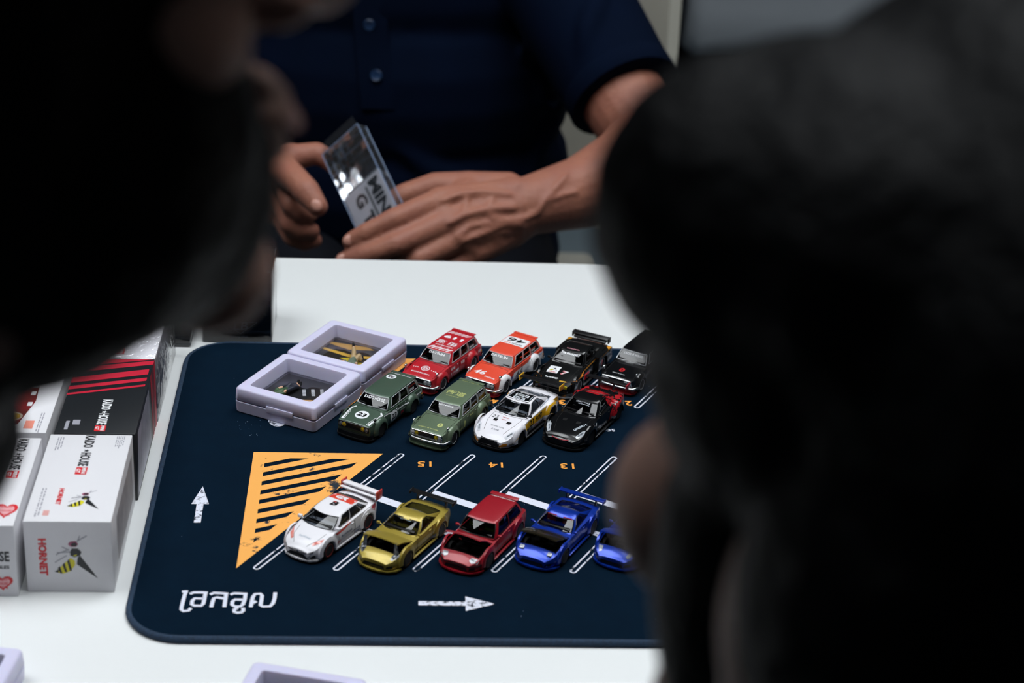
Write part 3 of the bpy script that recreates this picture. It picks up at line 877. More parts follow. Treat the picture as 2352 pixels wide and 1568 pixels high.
class Car:
    def __init__(s, label, contact, heading, spec, name='toy_car', shift=None):
        s.sp = sp = spec
        h = math.radians(heading)
        s.fw = Vector((math.cos(h), math.sin(h), 0))
        lf = Vector((-math.sin(h), math.cos(h), 0))
        p = gp(contact[0], contact[1], MH)
        loc = p - s.fw * (sp['wb'] / 2 * K) - lf * ((sp['track'] + .6) * K)
        if shift is not None: loc = loc + shift
        loc.z = TZ + MH
        s.t = empty(name, loc, h, label, 'toy car', 'toy cars parked on the mat')
        s.bv, s.bf = [], []
        s.body()
        s.cabin()
        for sx in (1, -1):
            for sy in (1, -1):
                s.wheel(sx, sy)
        s.bvh = BVHTree.FromPolygons(s.bv, s.bf)
    # -- bookkeeping
    def part(s, name, mb, m, ang=35, solid=True, parent=None, fix=True):
        if solid:
            n = len(s.bv)
            s.bv += [tuple(v) for v in mb.v]
            s.bf += [tuple(i + n for i in f) for f in mb.f]
        q = MB()
        q.v = [(x * K, y * K, z * K) for x, y, z in mb.v]
        q.f = mb.f
        return q.build(name, m, parent or s.t, ang, fix)
    # -- lower body
    def body(s):
        sp = s.sp
        x0, x1 = -sp['wb'] / 2 - sp['ro'], sp['wb'] / 2 + sp['fo']
        xs = np.unique(np.concatenate([np.linspace(x0, x1, int(x1 - x0) + 1), [x0 + .35, x1 - .35]]))
        I = lambda key, sig=1.2: gsm(xs, np.interp(xs, *zip(*sp[key])), sig)
        zt, zs, w = I('top'), I('sh'), I('plan', .8)
        zb = np.interp(xs, *zip(*sp['low']))
        R, ra = sp['arch'], sp['rad']
        for ax in (-sp['wb'] / 2, sp['wb'] / 2):
            d = np.abs(xs - ax)
            zb = np.where(d < R, np.maximum(zb, ra + np.sqrt(np.maximum(R * R - d * d, 0))), zb)
        zs = np.maximum(zs, zb + .6)
        end = np.ones(len(xs))
        end[[0, -1]] = .965
        s.xs, s.zt, s.zs, s.w = xs, zt, zs, w
        prof = ((0., .93), (.25, .985), (.5, 1.), (.75, .985), (1., .95))
        tops = (.86, .60, .30, 0.)
        rings = []
        for i, x in enumerate(xs):
            half = []
            for t_, k in prof:
                half.append((w[i] * k * end[i], zb[i] + (zs[i] - zb[i]) * t_))
            for f in tops:
                half.append((w[i] * f * end[i], zt[i] - (zt[i] - zs[i]) * (f / .95) ** 2.2 - (0 if end[i] == 1 else .3)))
            ring = [(x, y, z) for y, z in half] + [(x, -y, z) for y, z in half[-2::-1]]
            rings.append(ring)
        n = len(rings[0])
        hood = sp.get('hood')
        mb, hb = MB(), MB()
        mb.v = [p for r in rings for p in r]
        for i in range(len(xs) - 1):
            for j in range(n - 1):
                f = (i * n + j, i * n + j + 1, (i + 1) * n + j + 1, (i + 1) * n + j)
                if hood and xs[i] >= hood[0] - .01 and xs[i + 1] <= hood[1] + .01 and 5 <= j <= 10:
                    hb.f.append(f)
                else:
                    mb.f.append(f)
        mb.f.append(tuple(range(n)))
        mb.f.append(tuple((len(xs) - 1) * n + j for j in range(n - 1, -1, -1)))
        s.part('body', mb, sp['paint'], 38)
        if hood:
            ids = sorted({k for f in hb.f for k in f})
            mp = {k: a for a, k in enumerate(ids)}
            hv = [Vector(mb.v[k]) for k in ids]
            fs = [tuple(mp[k] for k in f) for f in hb.f]
            hx = hood[0]
            hz = max(v.z for v in hv if abs(v.x - min(u.x for u in hv)) < .1)
            xm = min(v.x for v in hv)
            ca, sa = math.cos(math.radians(hood[2])), math.sin(math.radians(hood[2]))
            def turn(v, dz):
                dx, dzz = v.x - xm, v.z - hz + dz
                return (xm + dx * ca - dzz * sa + .2, v.y, hz + dx * sa + dzz * ca + .25)
            q = MB()
            m_ = len(hv)
            q.v = [turn(v, .0) for v in hv] + [turn(v, -.55) for v in hv]
            q.f = fs + [tuple(k + m_ for k in reversed(f)) for f in fs]
            ed = {}
            for f in fs:
                for a in range(4):
                    e = (f[a], f[(a + 1) % 4])
                    ed[e] = 1
            for a, c in ed:
                if (c, a) not in ed: q.f.append((c, a, a + m_, c + m_))
            s.part('bonnet', q, sp.get('hoodpaint', sp['paint']), 38, solid=True)
            xa, xb = xm, max(v.x for v in hv)
            yb_ = max(v.y for v in hv)
            q = MB()                        # engine bay tub
            zl = 5.2
            a = [(xa, -yb_, hz - .8), (xb, -yb_ * .94, hz - 1.9), (xb, yb_ * .94, hz - 1.9), (xa, yb_, hz - .8)]
            c = [(x, y, zl) for x, y, z in a]
            q.add(a + c, [(4, 5, 6, 7)] + [(i, (i + 1) % 4, 4 + (i + 1) % 4, 4 + i) for i in range(4)])
            s.part('engine_bay', q, m_blackp, None, solid=False)
            cx = (xa + xb) / 2
            q = MB().box((cx + .4, -.6, 8.2), (6.5, 5.2, 4.2), bev=.5)
            e = s.part('engine', q, m_steel if sp.get('bright') else m_blackp, 40, solid=False)
            for k in range(4):
                s.part('intake_trumpet', MB().lathe([(.75, 0), (.8, .8), (.95, 1.1), (.55, 1.1), (.5, .3)], 10, lambda x, y, z, k=k: (cx + 1.5 + z * .6, 3.4 - 6.8 + 2.1 * k + y, 9.8 + x * .9 + z * .5)), m_chrome if sp.get('trumpets') else m_steel, 40, False, e)
            s.part('strut_bar', MB().tube([(cx - 3.6, -yb_ * .8, hz - 1.6), (cx - 3.2, 0, hz - 1.2), (cx - 3.6, yb_ * .8, hz - 1.6)], .38, 6), m_steel, 60, False)
            s.part('radiator', MB().box((xb - 1.2, 0, 7.6), (1.2, yb_ * 1.3, 3.4), bev=.2), m_steel, 40, False)
            s.part('battery', MB().box((cx - 1.5, yb_ * .62, 8.2), (3.4, 2.6, 3.2), bev=.2), m_cabin, 40, False)
        # floor pan
        q = MB().box(((x0 + x1) / 2, 0, 4.6), ((x1 - x0) * .94, (sp['track'] - sp['tw'] - .6) * 2, 4.8))
        s.part('chassis', q, m_blackp, None, False)
        # wheel arch flares
        fl = sp.get('flare', 0)
        if fl:
            for sx in (1, -1):
                for sy in (1, -1):
                    q = MB()
                    N = 18
                    xa = sx * sp['wb'] / 2
                    kk = sp.get('flareb', {}).get(sx, fl)
                    for i in range(N + 1):
                        a = math.radians(-12 + 204 * i / N)
                        ca, sa = math.cos(a), math.sin(a)
                        wy = np.interp(np.clip(xa + ca * R, x0, x1), xs, w)
                        def pt(r, y): return (xa + ca * r, sy * y, max(1.6, ra + sa * r))
                        q.v += [pt(R - .25, wy - 2.2), pt(R - .25, wy + kk), pt(R + .35, wy + kk + .1), pt(R + 1.3, wy + kk * .72), pt(R + 2.6, wy + .1), pt(R + 2.7, wy - 1.2)]
                    for i in range(N):
                        for j in range(5):
                            q.f.append((i * 6 + j, i * 6 + j + 1, (i + 1) * 6 + j + 1, (i + 1) * 6 + j))
                    q.f += [tuple(range(6)), tuple(N * 6 + j for j in range(5, -1, -1))]
                    s.part('wheel_arch_flare', q, sp.get('flarepaint', sp['paint']), 50)
    def wheel(s, sx, sy):
        sp = s.sp
        r = sp['rad'] if sx > 0 else sp.get('radb', sp['rad'])
        tw = sp['tw']
        yo = sp['track'] + (sp.get('flareb', {}).get(sx, sp.get('flare', 0)) - sp.get('flare', 0)) + .3
        xa = sx * sp['wb'] / 2
        mp = lambda x, y, z: (xa + x, sy * (yo - z), r + y)
        q = MB().lathe([(r * .70, -.15), (r * .82, -.25), (r * .95, -.1), (r, .5), (r, tw - .5), (r * .95, tw), (r * .6, tw)], 24, mp)
        wo = s.part('wheel', q, m_tyre, 40, False)
        rim = sp.get('rim', m_silver)
        q = MB()
        q.lathe([(r * .76, -.12), (r * .73, -.32), (r * .69, -.2), (r * .62, .5), (r * .56, 1.1), (r * .2, 1.1)], 24, mp)
        s.part('rim', q, rim, 40, False, wo)
        q = MB()
        ns = sp.get('spokes', 8)
        for k in range(ns):
            a = 2 * math.pi * k / ns
            ca, sa = math.cos(a), math.sin(a)
            pts = []
            for rr, ww in ((r * .12, .45), (r * .62, .30)):
                for sg in (-1, 1):
                    pts.append((ca * rr - sa * ww * sg, sa * rr + ca * ww * sg))
            dish = sp.get('dish', .45)
            a0 = [mp(pts[i][0], pts[i][1], dish if i < 2 else dish * .6) for i in (0, 1, 3, 2)]
            a1 = [mp(pts[i][0], pts[i][1], dish + .6) for i in (0, 1, 3, 2)]
            q.add(a0 + a1, [(0, 1, 2, 3), (0, 4, 5, 1), (1, 5, 6, 2), (2, 6, 7, 3), (3, 7, 4, 0)])
        q.lathe([(r * .2, sp.get('dish', .45) - .25), (r * .16, sp.get('dish', .45) - .5), (.01, sp.get('dish', .45) - .5)], 12, mp)
        s.part('spoke_star', q, sp.get('spokecol', rim), None, False, wo)
    # -- glasshouse
    def cabin(s):
        g = s.sp['gh']
        xb0, xb1, xr0, xr1 = g['x']
        yb, yb1 = g['yb']
        yr, yr1 = g['yr']
        bf, br = g.get('bow', (1.2, .8))
        zr, sag, crown = g['zr'], g.get('sag', .5), g.get('crown', .5)
        zbf, zbr = g['zb']
        lo, hi = g.get('vs', (.10, .88))
        cols = []
        def add(tag_, bx, by, rx, ry): cols.append((tag_, bx, by, rx, ry))
        for f in (0, .2, .4, .6, .8, .93):
            add('ws' if f < .93 else None, xb0 - bf * f * f, yb * f, xr0 - bf * .6 * f * f, yr * f)
        A0, A1 = xb0 - bf - g.get('ap', 1.6), xr0 - bf * .6 - g.get('ap', 1.6) * .6
        D0, D1 = xb1 + br + .9, xr1 + br * .6 + .9
        def side(tag_, t_):
            e = 0 if 0 < t_ < 1 else .35
            add(tag_, A0 + (D0 - A0) * t_, yb + (yb1 - yb) * t_ - e, A1 + (D1 - A1) * t_, yr + (yr1 - yr) * t_ - e)
        side(None, 0)
        for k, (a, c) in enumerate(g['win']):
            side('sw%d' % k, a)
            side('sw%d' % k, (a + c) / 2)
            side(None, c)
        side(None, 1)
        fr = (.92, .7, .45, .2, 0)
        for f in fr:
            add('rw' if f > 0 else None, xb1 + br * f * f, yb1 * f, xr1 + br * .6 * f * f, yr1 * f)
        m = len(cols)
        full = [(t_, bx, by, rx, ry, 1) for t_, bx, by, rx, ry in cols]
        # mirrored half, walked back to the front; the tag of a cell sits on its first column
        back = []
        for i in range(m - 1, 0, -1):
            t_ = cols[i - 1][0]
            bx, by, rx, ry = cols[i][1:]
            back.append((t_ + 'm' if t_ and t_.startswith('sw') else t_, bx, -by, rx, -ry, -1))
        full[-1] = (back[0][0],) + full[-1][1:]
        full = full + back[1:]
        N = len(full)
        vs_ = (0., lo, (lo + hi) / 2, hi, 1.)
        xm, hl = (xr0 + xr1) / 2, max(1., (xr0 - xr1) / 2)
        P = []
        for (t_, bx, by, rx, ry, _) in full:
            zb = zbr + (zbf - zbr) * (bx - xb1) / (xb0 - xb1)
            zt = zr - sag * ((rx - xm) / hl) ** 2
            for v in vs_:
                bl = g.get('bulge', .35) * math.sin(math.pi * v)
                x, y = bx + (rx - bx) * v, by + (ry - by) * v
                L = math.hypot(y, (x - xm) * .3) + 1e-6
                P.append((x + bl * (x - xm) * .3 / L, y + bl * y / L, zb + (zt - zb) * v))
        nv = len(vs_)
        mb, glass = MB(), {}
        mb.v = list(P)
        for i in range(N):
            i2 = (i + 1) % N
            for j in range(nv - 1):
                f = (i * nv + j, i2 * nv + j, i2 * nv + j + 1, i * nv + j + 1)
                t_ = full[i][0]
                if t_ and 1 <= j <= 2: glass.setdefault(t_, []).append(f)
                else: mb.f.append(f)
        # roof skin
        rim = [P[i * nv + nv - 1] for i in range(N)]
        base = len(mb.v)
        cxr = (xr0 + xr1) / 2
        lv = ((.9, .45), (.6, .85), (.3, .97))
        for k, c in lv:
            mb.v += [(cxr + (x - cxr) * k, y * k, z + crown * c + sag * (((x - xm) / hl) ** 2 - ((x - xm) * k / hl) ** 2)) for x, y, z in rim]
        mb.v.append((cxr, 0, zr + crown))
        for i in range(N):
            i2 = (i + 1) % N
            mb.f.append((i * nv + nv - 1, i2 * nv + nv - 1, base + i2, base + i))
            for q in range(len(lv) - 1):
                mb.f.append((base + q * N + i, base + q * N + i2, base + (q + 1) * N + i2, base + (q + 1) * N + i))
            mb.f.append((base + (len(lv) - 1) * N + i, base + (len(lv) - 1) * N + i2, base + len(lv) * N))
        s.part('roof', mb, s.sp.get('roofpaint', s.sp['paint']), 40)
        trim = s.sp.get('trim')
        for t_, fs in glass.items():
            ids = sorted({k for f in fs for k in f})
            mp = {k: a for a, k in enumerate(ids)}
            q = MB()
            q.v = [P[k] for k in ids]
            q.f = [tuple(mp[k] for k in f) for f in fs]
            nm = 'windscreen' if t_ == 'ws' else 'rear_window' if t_ == 'rw' else 'side_window'
            wo = s.part(nm, q, m_glass, 180)
            if trim is not None:
                ed = {}
                for f in q.f:
                    for a in range(4): ed[(f[a], f[(a + 1) % 4])] = 1
                nxt = {a: c for a, c in ed if (c, a) not in ed}
                st = next(iter(nxt))
                lp, k = [st], nxt[st]
                while k != st and len(lp) < 200:
                    lp.append(k)
                    k = nxt[k]
                cen = sum((Vector(q.v[k]) for k in lp), Vector()) / len(lp)
                pts = []
                for k in lp:
                    v = Vector(q.v[k])
                    d = Vector((v.x - xm, v.y, 2)).normalized()
                    pts.append(v + d * .1)
                s.part('window_trim', MB().tube(pts, .3 if t_ == 'ws' else .22, 5, True), trim, 60, False, wo)
        # inside: shelf, dashboard, seats, wheel
        q = MB()
        pl = [(bx * .97 + xm * .03, by * .93) for (_, bx, by, _, _, _) in full]
        q.add([(x, y, min(zbf, zbr) + .75 + (zbf - zbr) * max(0, (x - xb1) / (xb0 - xb1)) * .8) for x, y in pl], [tuple(range(N))])
        s.part('interior', q, m_cabin, None, False)
        q = MB().box((xb0 - bf - 1.6, 0, zbf + 1.2), (2.6, yb * 1.62, 1.3), bev=.4)
        s.part('dashboard', q, m_blackp, 40, False)
        for sy in (1, -1):
            q = MB().box(((xb0 + xr0) / 2 - 5.2, sy * yb * .42, zbf + 2.5), (1.4, yb * .52, 4.2), Matrix.Rotation(math.radians(-14), 3, 'Y'), bev=.4)
            s.part('seat', q, s.sp.get('seatmat', m_cabin), 40, False)
        a = np.linspace(0, 2 * math.pi, 15)[:-1]
        s.part('steering_wheel', MB().tube([(xb0 - bf - 3.6 + 1.0 * math.cos(k) * .5, -yb * .42 + 1.5 * math.sin(k), zbf + 2.3 + 1.35 * math.cos(k)) for k in a], .2, 5, True), m_blackp, 60, False)
        s.g = g
        s.wsl = Vector((xr0 - xb0, 0, zr - zbf)).normalized()
        s.wso = Vector(((xr0 + xb0) / 2, 0, (zr + zbf) / 2))
    # -- things laid on the surface
    def frame(s, where):
        if where == 'top': return Vector((0, 1, 0)), Vector((-1, 0, 0)), Vector((0, 0, 1))       # read from the front
        if where == 'topr': return Vector((0, -1, 0)), Vector((1, 0, 0)), Vector((0, 0, 1))      # read from behind
        if where == 'left': return Vector((-1, 0, 0)), Vector((0, 0, 1)), Vector((0, 1, 0))
        if where == 'right': return Vector((1, 0, 0)), Vector((0, 0, 1)), Vector((0, -1, 0))
        if where == 'front': return Vector((0, 1, 0)), Vector((0, 0, 1)), Vector((1, 0, 0))
        if where == 'rear': return Vector((0, -1, 0)), Vector((0, 0, 1)), Vector((-1, 0, 0))
        if where == 'ws': return Vector((0, 1, 0)), s.wsl, Vector((0, 1, 0)).cross(s.wsl)
    def drop(s, p, n, lift):
        h = s.bvh.ray_cast(p + n * 40, -n)
        if h[0] is None: return p
        nn = h[1] if h[1].dot(n) > 0 else -h[1]
        return h[0] + (n * .6 + nn * .4).normalized() * lift
    def text(s, body, where, o, w, h, col, off=.02, shear=0., lift=.10, name='lettering', rot=0., m=None):
        u, v, n = s.frame(where)
        if rot:
            R = Matrix.Rotation(math.radians(rot), 3, n)
            u, v = R @ u, R @ v
        if where == 'ws': o = s.wso + Vector((0, 1, 0)) * o[0] + s.wsl * o[1]
        o = Vector(o)
        vs, fs = text_polys(body, off)
        q = MB()
        q.v = [tuple(s.drop(o + u * ((x - .5) * w + (y - .5) * h * shear) + v * ((y - .5) * h), n, lift)) for x, y in vs]
        q.f = fs
        return s.part(name, q, m or dec(col), None, False, fix=False)
    def small(s, where, o, w, h, col, seed=1, lift=.10):
        """a row of print too small to read: short blocks"""
        u, v, n = s.frame(where)
        if where == 'ws': o = s.wso + Vector((0, 1, 0)) * o[0] + s.wsl * o[1]
        o, q, x = Vector(o), MB(), -w / 2
        rng = random.Random(seed)
        while x < w / 2 - .2:
            ln = min(rng.uniform(.35, 1.0) * h, w / 2 - x)
            a, b_ = (1, .55) if rng.random() < .5 else (.8, 1)
            q.add([s.drop(o + u * i + v * j, n, lift) for i, j in ((x, -h / 2 * a), (x + ln, -h / 2 * a), (x + ln, h / 2 * b_), (x, h / 2 * b_))], [(0, 1, 2, 3)])
            x += ln + .28 * h
        return s.part('small_print', q, dec(col), None, False, fix=False)
    def patch(s, pts, where, col, lift=.06, name='decal', m=None, cuts=2, ang=60):
        """polygon in the 3D plane of a view, dropped on the surface"""
        u, v, n = s.frame(where)
        bm = bmesh.new()
        vs = [bm.verts.new(Vector(p)) for p in pts]
        f = bm.faces.new(vs)
        bmesh.ops.triangulate(bm, faces=[f])
        for _ in range(cuts):
            ed = [e for e in bm.edges if e.calc_length() > 1.2]
            if ed: bmesh.ops.subdivide_edges(bm, edges=ed, cuts=1)
            bmesh.ops.triangulate(bm, faces=bm.faces)
        bm.verts.index_update()
        q = MB()
        q.v = [tuple(s.drop(x.co, n, lift)) for x in bm.verts]
        q.f = [tuple(x.index for x in fc.verts) for fc in bm.faces]
        bm.free()
        fl = MB()
        fl.v = q.v
        for fc in q.f:
            a, b_, c = (Vector(q.v[k]) for k in fc)
            fl.f.append(fc if (b_ - a).cross(c - a).dot(n) > 0 else fc[::-1])
        return s.part(name, fl, m or dec(col), ang, False, fix=False)
    def xy(s, pts, *a, **k): return s.patch([(x, y, 0) for x, y in pts], *((('top',) + a)), **k)
    def xz(s, pts, col, side='left', **k): return s.patch([(x, 0, z) for x, z in pts], side, col, **k)
    def yz(s, pts, col, **k): return s.patch([(0, y, z) for y, z in pts], 'front', col, **k)
    def seam(s, pts, where, r=.13, name='panel_gap', m=None, n=4):
        u, v, nn = s.frame(where)
        out = []
        pts = [Vector(p) for p in pts]
        for a, b_ in zip(pts[:-1], pts[1:]):
            k = max(1, int((b_ - a).length / 1.5))
            out += [s.drop(a.lerp(b_, i / k), nn, .0) for i in range(k)]
        out.append(s.drop(pts[-1], nn, .0))
        return s.part(name, MB().tube(out, r, n), m or m_dark, None, False)
    def door(s, xf, xr, z0, z1, handle=True, m=None):
        s.seam([(xf, 0, z1), (xf, 0, z0), (xr, 0, z0), (xr - .4, 0, z1)], 'left')
        s.seam([(xf, 0, z1), (xf, 0, z0), (xr, 0, z0), (xr - .4, 0, z1)], 'right')
        if handle:
            p = s.drop(Vector((xr + 2.2, 0, z1 - 1.3)), Vector((0, 1, 0)), .15)
            s.part('door_handle', MB().box(p, (2.2, .5, .5), bev=.12), m or m_chrome, 40, False)
    def mirror(s, x, y, z, m, d=(1.5, 2.2, 1.4)):
        for sy in (1, -1):
            q = MB()
            q.box((x, sy * (y + d[1] * .5), z), d, bev=.4)
            q.tube([(x, sy * (y - 1.0), z - .6), (x, sy * (y + .4), z - .1)], .25, 5)
            s.part('door_mirror', q, m, 40, False)
    def splitter(s, pts, z0, z1, m, name='front_lip'):
        q = MB()
        poly_ = [(x, y) for x, y in pts] + [(x, -y) for x, y in pts[::-1]]
        q.prism(poly_, z0, z1)
        s.part(name, q, m, 30, False)
    def blade(s, x, z, half, chord, thick, m, tilt=-8, name='rear_wing', ends=None, endm=None, stands=None, zs=0, standm=None):
        q = MB().box((0, 0, 0), (chord, half * 2, thick), Matrix.Rotation(math.radians(tilt), 3, 'Y'), bev=thick * .3)
        q.v = [(a + x, b_, c + z) for a, b_, c in q.v]
        wo = s.part(name, q, m, 40, False)
        if ends:
            for sy in (1, -1):
                s.part('end_plate', MB().box((x, sy * half, z - ends[1] * .2), (ends[0], .7, ends[1]), bev=.2), endm or m, 40, False, wo)
        if stands:
            for sy in (1, -1):
                q = MB()
                q.prism([(x - 1.2, z - .1), (x + 1.2, z - .1), (x + 2.2, zs - .6), (x - .2, zs - .6)], -.35, .35, lambda a, b_, c: (a, sy * stands + c, b_))
                s.part('wing_stand', q, standm or m, 40, False, wo)

# ---------------------------------------------------------------- estate cars
def wagon(label, contact, heading, pnt, **o):
    sp = dict(wb=39., fo=11.5, ro=15.5, track=13.6, tw=4.4, rad=4.9, arch=5.5, flare=1.9, flareb={1: 1.7, -1: 2.3},
              paint=pnt, flarepaint=o.get('flarepaint', pnt), roofpaint=o.get('roofpaint', pnt), rim=o.get('rim', m_silver), spokecol=o.get('spokecol'), spokes=8, trim=o.get('trim', m_silver),
              top=[(-35, 12.4), (-31, 13.2), (8, 13.5), (14, 13.3), (29, 12.0), (31, 11.3)],
              sh=[(-35, 11.8), (-31, 12.4), (8, 12.7), (29, 11.3), (31, 10.6)],
              plan=[(-35, 11.9), (-32, 12.8), (-10, 13.1), (10, 13.1), (26, 12.8), (29.5, 12.5), (31, 11.9)],
              low=[(-35, 4.4), (-31, 3.2), (27, 3.0), (31, 3.6)],
              gh=dict(x=(11.0, -33.4, 3.6, -29.6), yb=(12.0, 11.3), yr=(9.6, 9.2), zb=(13.1, 12.7), zr=20.1, sag=.35, crown=.55, bow=(1.5, .7), ap=1.5, bulge=.35,
                      win=((.05, .33), (.365, .62), (.655, .95)), vs=(.12, .9)))
    if sp['spokecol'] is None: sp['spokecol'] = sp['rim']
    c = Car(label, contact, heading, sp, shift=o.get('shift'))
    xn = 31.0
    br = o.get('bright', m_chrome)
    # nose: grille, lamps, bumper, lip
    s_ = c
    g = c.part('grille', MB().box((xn - .1, 0, 8.6), (.9, 22.2, 4.0), bev=.35), m_blackp, 40, False)
    c.part('grille_frame', MB().tube([(xn + .3, y, z) for y, z in rrect(-11.1, 6.6, 11.1, 10.6, .8, 3)], .26, 5, True), br, 60, False, g)
    for k in range(3):
        c.part('grille_bar', MB().box((xn + .38, 0, 7.6 + k), (.25, 12.4, .28)), o.get('barm', m_steel), None, False, g)
    ln = o.get('lens', (m_lens, m_lens))
    for sy in (1, -1):
        for k, y in enumerate((6.9, 9.6)):
            q = MB().lathe([(1.5, 0), (1.5, .35), (1.25, .45), (1.2, .35), (.7, .62), (.01, .7)], 16, lambda a, b_, z, y=y, sy=sy: (xn + .2 + z, sy * y + a, 8.6 + b_))
            c.part('headlamp', q, ln[k], 50, False)
    if br is m_chrome or o.get('bumper'):
        q = MB().tube([(25.5, -13.9, 5.4), (28.5, -13.6, 5.4), (31.3, -12.4, 5.4), (32.3, -9, 5.4), (32.6, 0, 5.4), (32.3, 9, 5.4), (31.3, 12.4, 5.4), (28.5, 13.6, 5.4), (25.5, 13.9, 5.4)], .85, 8, False, .9)
        c.part('bumper', q, br, 60, False)
    lipm = o.get('lip', pnt)
    c.splitter([(26.2, 13.6), (29.5, 13.4), (32.2, 11.6), (33.4, 6), (33.6, 0)], 1.3, 2.0, lipm)
    c.splitter([(27, 12.6), (29.5, 12.7), (31.6, 11.2), (32.5, 6), (32.7, 0)], 1.9, 4.6, lipm, 'air_dam')
    # bonnet gaps, doors, mirrors
    c.seam([(10.6, 10.9, 0), (29.0, 10.7, 0)], 'top')
    c.seam([(10.6, -10.9, 0), (29.0, -10.7, 0)], 'top')
    c.seam([(11.9, -10.6, 0), (11.9, 10.6, 0)], 'top')
    c.door(9.2, -3.2, 4.2, 12.4)
    c.door(-3.2, -14.4, 4.2, 12.4)
    for sy in (1, -1):
        q = MB().tube([(25.2, sy * 11.7, 11.4), (25.2, sy * 12.1, 13.1)], .28, 6)
        mo = c.part('fender_mirror', q, o.get('mirrorm', m_chrome), 60, False)
        c.part('mirror_shell', MB().ball((25.3, sy * 12.2, 13.9), (1.5, .95, .95), 12), o.get('mirrorm', m_chrome), 60, False, mo)
    for sy in (1, -1):
        c.part('wiper', MB().tube([(11.4, sy * 4 - 3, 14.0), (10.0, sy * 4 + 2.6, 14.5)], .16, 5), m_blackp, 60, False)
    # tail visor, rear bumper, tail lamps
    c.part('roof_spoiler', MB().box((-30.3, 0, 19.95), (2.8, 18.0, .6), Matrix.Rotation(math.radians(-3), 3, 'Y'), bev=.25), o.get('visor', sp['roofpaint']), 40, False)
    q = MB().tube([(-31, -13.6, 5.6), (-34.6, -12.8, 5.6), (-35.8, -8, 5.6), (-35.8, 8, 5.6), (-34.6, 12.8, 5.6), (-31, 13.6, 5.6)], .8, 8)
    c.part('bumper', q, br, 60, False)
    for sy in (1, -1):
        c.part('tail_lamp', MB().box((-35.0, sy * 9.6, 9.3), (.6, 3.4, 2.4), bev=.2), mat('tail_lens', '#8d0f12', .15, coat=1.), 40, False)
        c.part('side_marker', MB().box((-33.0, sy * 12.75, 8.0), (1.4, .4, .8), bev=.12), m_amber, 40, False)
    return c
WT, RD, BK = '#eceef2', '#c4141f', '#0c0c0e'
def disc(x, y, r, n=22, ry=None): return [(x + r * math.cos(a), y + (ry or r) * math.sin(a)) for a in np.linspace(0, 2 * math.pi, n + 1)[:-1]]

red = wagon('red toy estate car with white slanted roof stripes and fire brigade lettering', (1019, 896), -121.8, paint('fire_red', '#b01220', flake='#bb1726'), lip=paint('fire_red_dark', '#8d0d18'))
for xs_ in ((-.6, 3.0), (-26.4, -22.6)):
    for k in range(6):
        y = -9.0 + k * 2.75
        if y < 4.9: red.xy([(xs_[0], y + 3.0), (xs_[0], y + 4.4), (xs_[1], y + 1.4), (xs_[1], y)], WT, name='roof_stripe')
red.text('KAIDO FIRE DEPT', 'topr', (-2.8, .4, 0), 13.5, 1.3, WT)
red.text('街', 'topr', (-7.6, 4.4, 0), 6.6, 5.6, WT, .008)
red.text('道', 'topr', (-7.6, -4.4, 0), 6.6, 5.6, WT, .008)
red.text('119', 'topr', (-16.5, 0, 0), 14.5, 4.2, WT, .04)
red.text('DATSUN', 'ws', (0, 2.4), 12, 1.7, WT, .03)
red.text('KAIDO FIRE DEPT', 'top', (26.6, 0, 0), 14, 1.25, WT, .03)
q_ = disc(20.2, 0, 3.1)
for i in range(22):
    a, b_ = q_[i], q_[(i + 1) % 22]
    i0, i1 = disc(20.2, 0, 2.6)[i], disc(20.2, 0, 2.6)[(i + 1) % 22]
    red.xy([a, b_, i1, i0], WT, name='emblem_ring', cuts=0)
for k in range(5):
    a = 2 * math.pi * k / 5
    red.xy(disc(20.2 + 1.3 * math.cos(a), 1.3 * math.sin(a), .85, 10), WT, name='emblem_petal', cuts=0)
    red.xy(disc(20.2 + 1.3 * math.cos(a), 1.3 * math.sin(a), .45, 10), '#b01220', name='emblem_petal', cuts=0, lift=.1)
red.text('119', 'top', (20.8, -6.9, 0), 4.2, 1.1, WT, .03)
red.text('119', 'top', (20.8, 6.9, 0), 4.2, 1.1, WT, .03)
red.text('119番', 'left', (3.0, 0, 7.0), 10.5, 2.3, WT, .03)
red.text('街道', 'left', (5.6, 0, 10.3), 5.6, 1.7, WT, .02)
red.text('KAIDO FIRE DEPT', 'left', (1.5, 0, 4.9), 12, .8, WT, .02)
red.text('街道', 'left', (-7.4, 0, 10.2), 4.6, 2.1, WT, .02)
red.text('街道', 'left', (-31.2, 0, 9.0), 5.0, 1.8, WT, .02)
red.text('KAIDO', 'left', (-22.5, 0, 15.4), 5.4, 1.1, WT, .02)

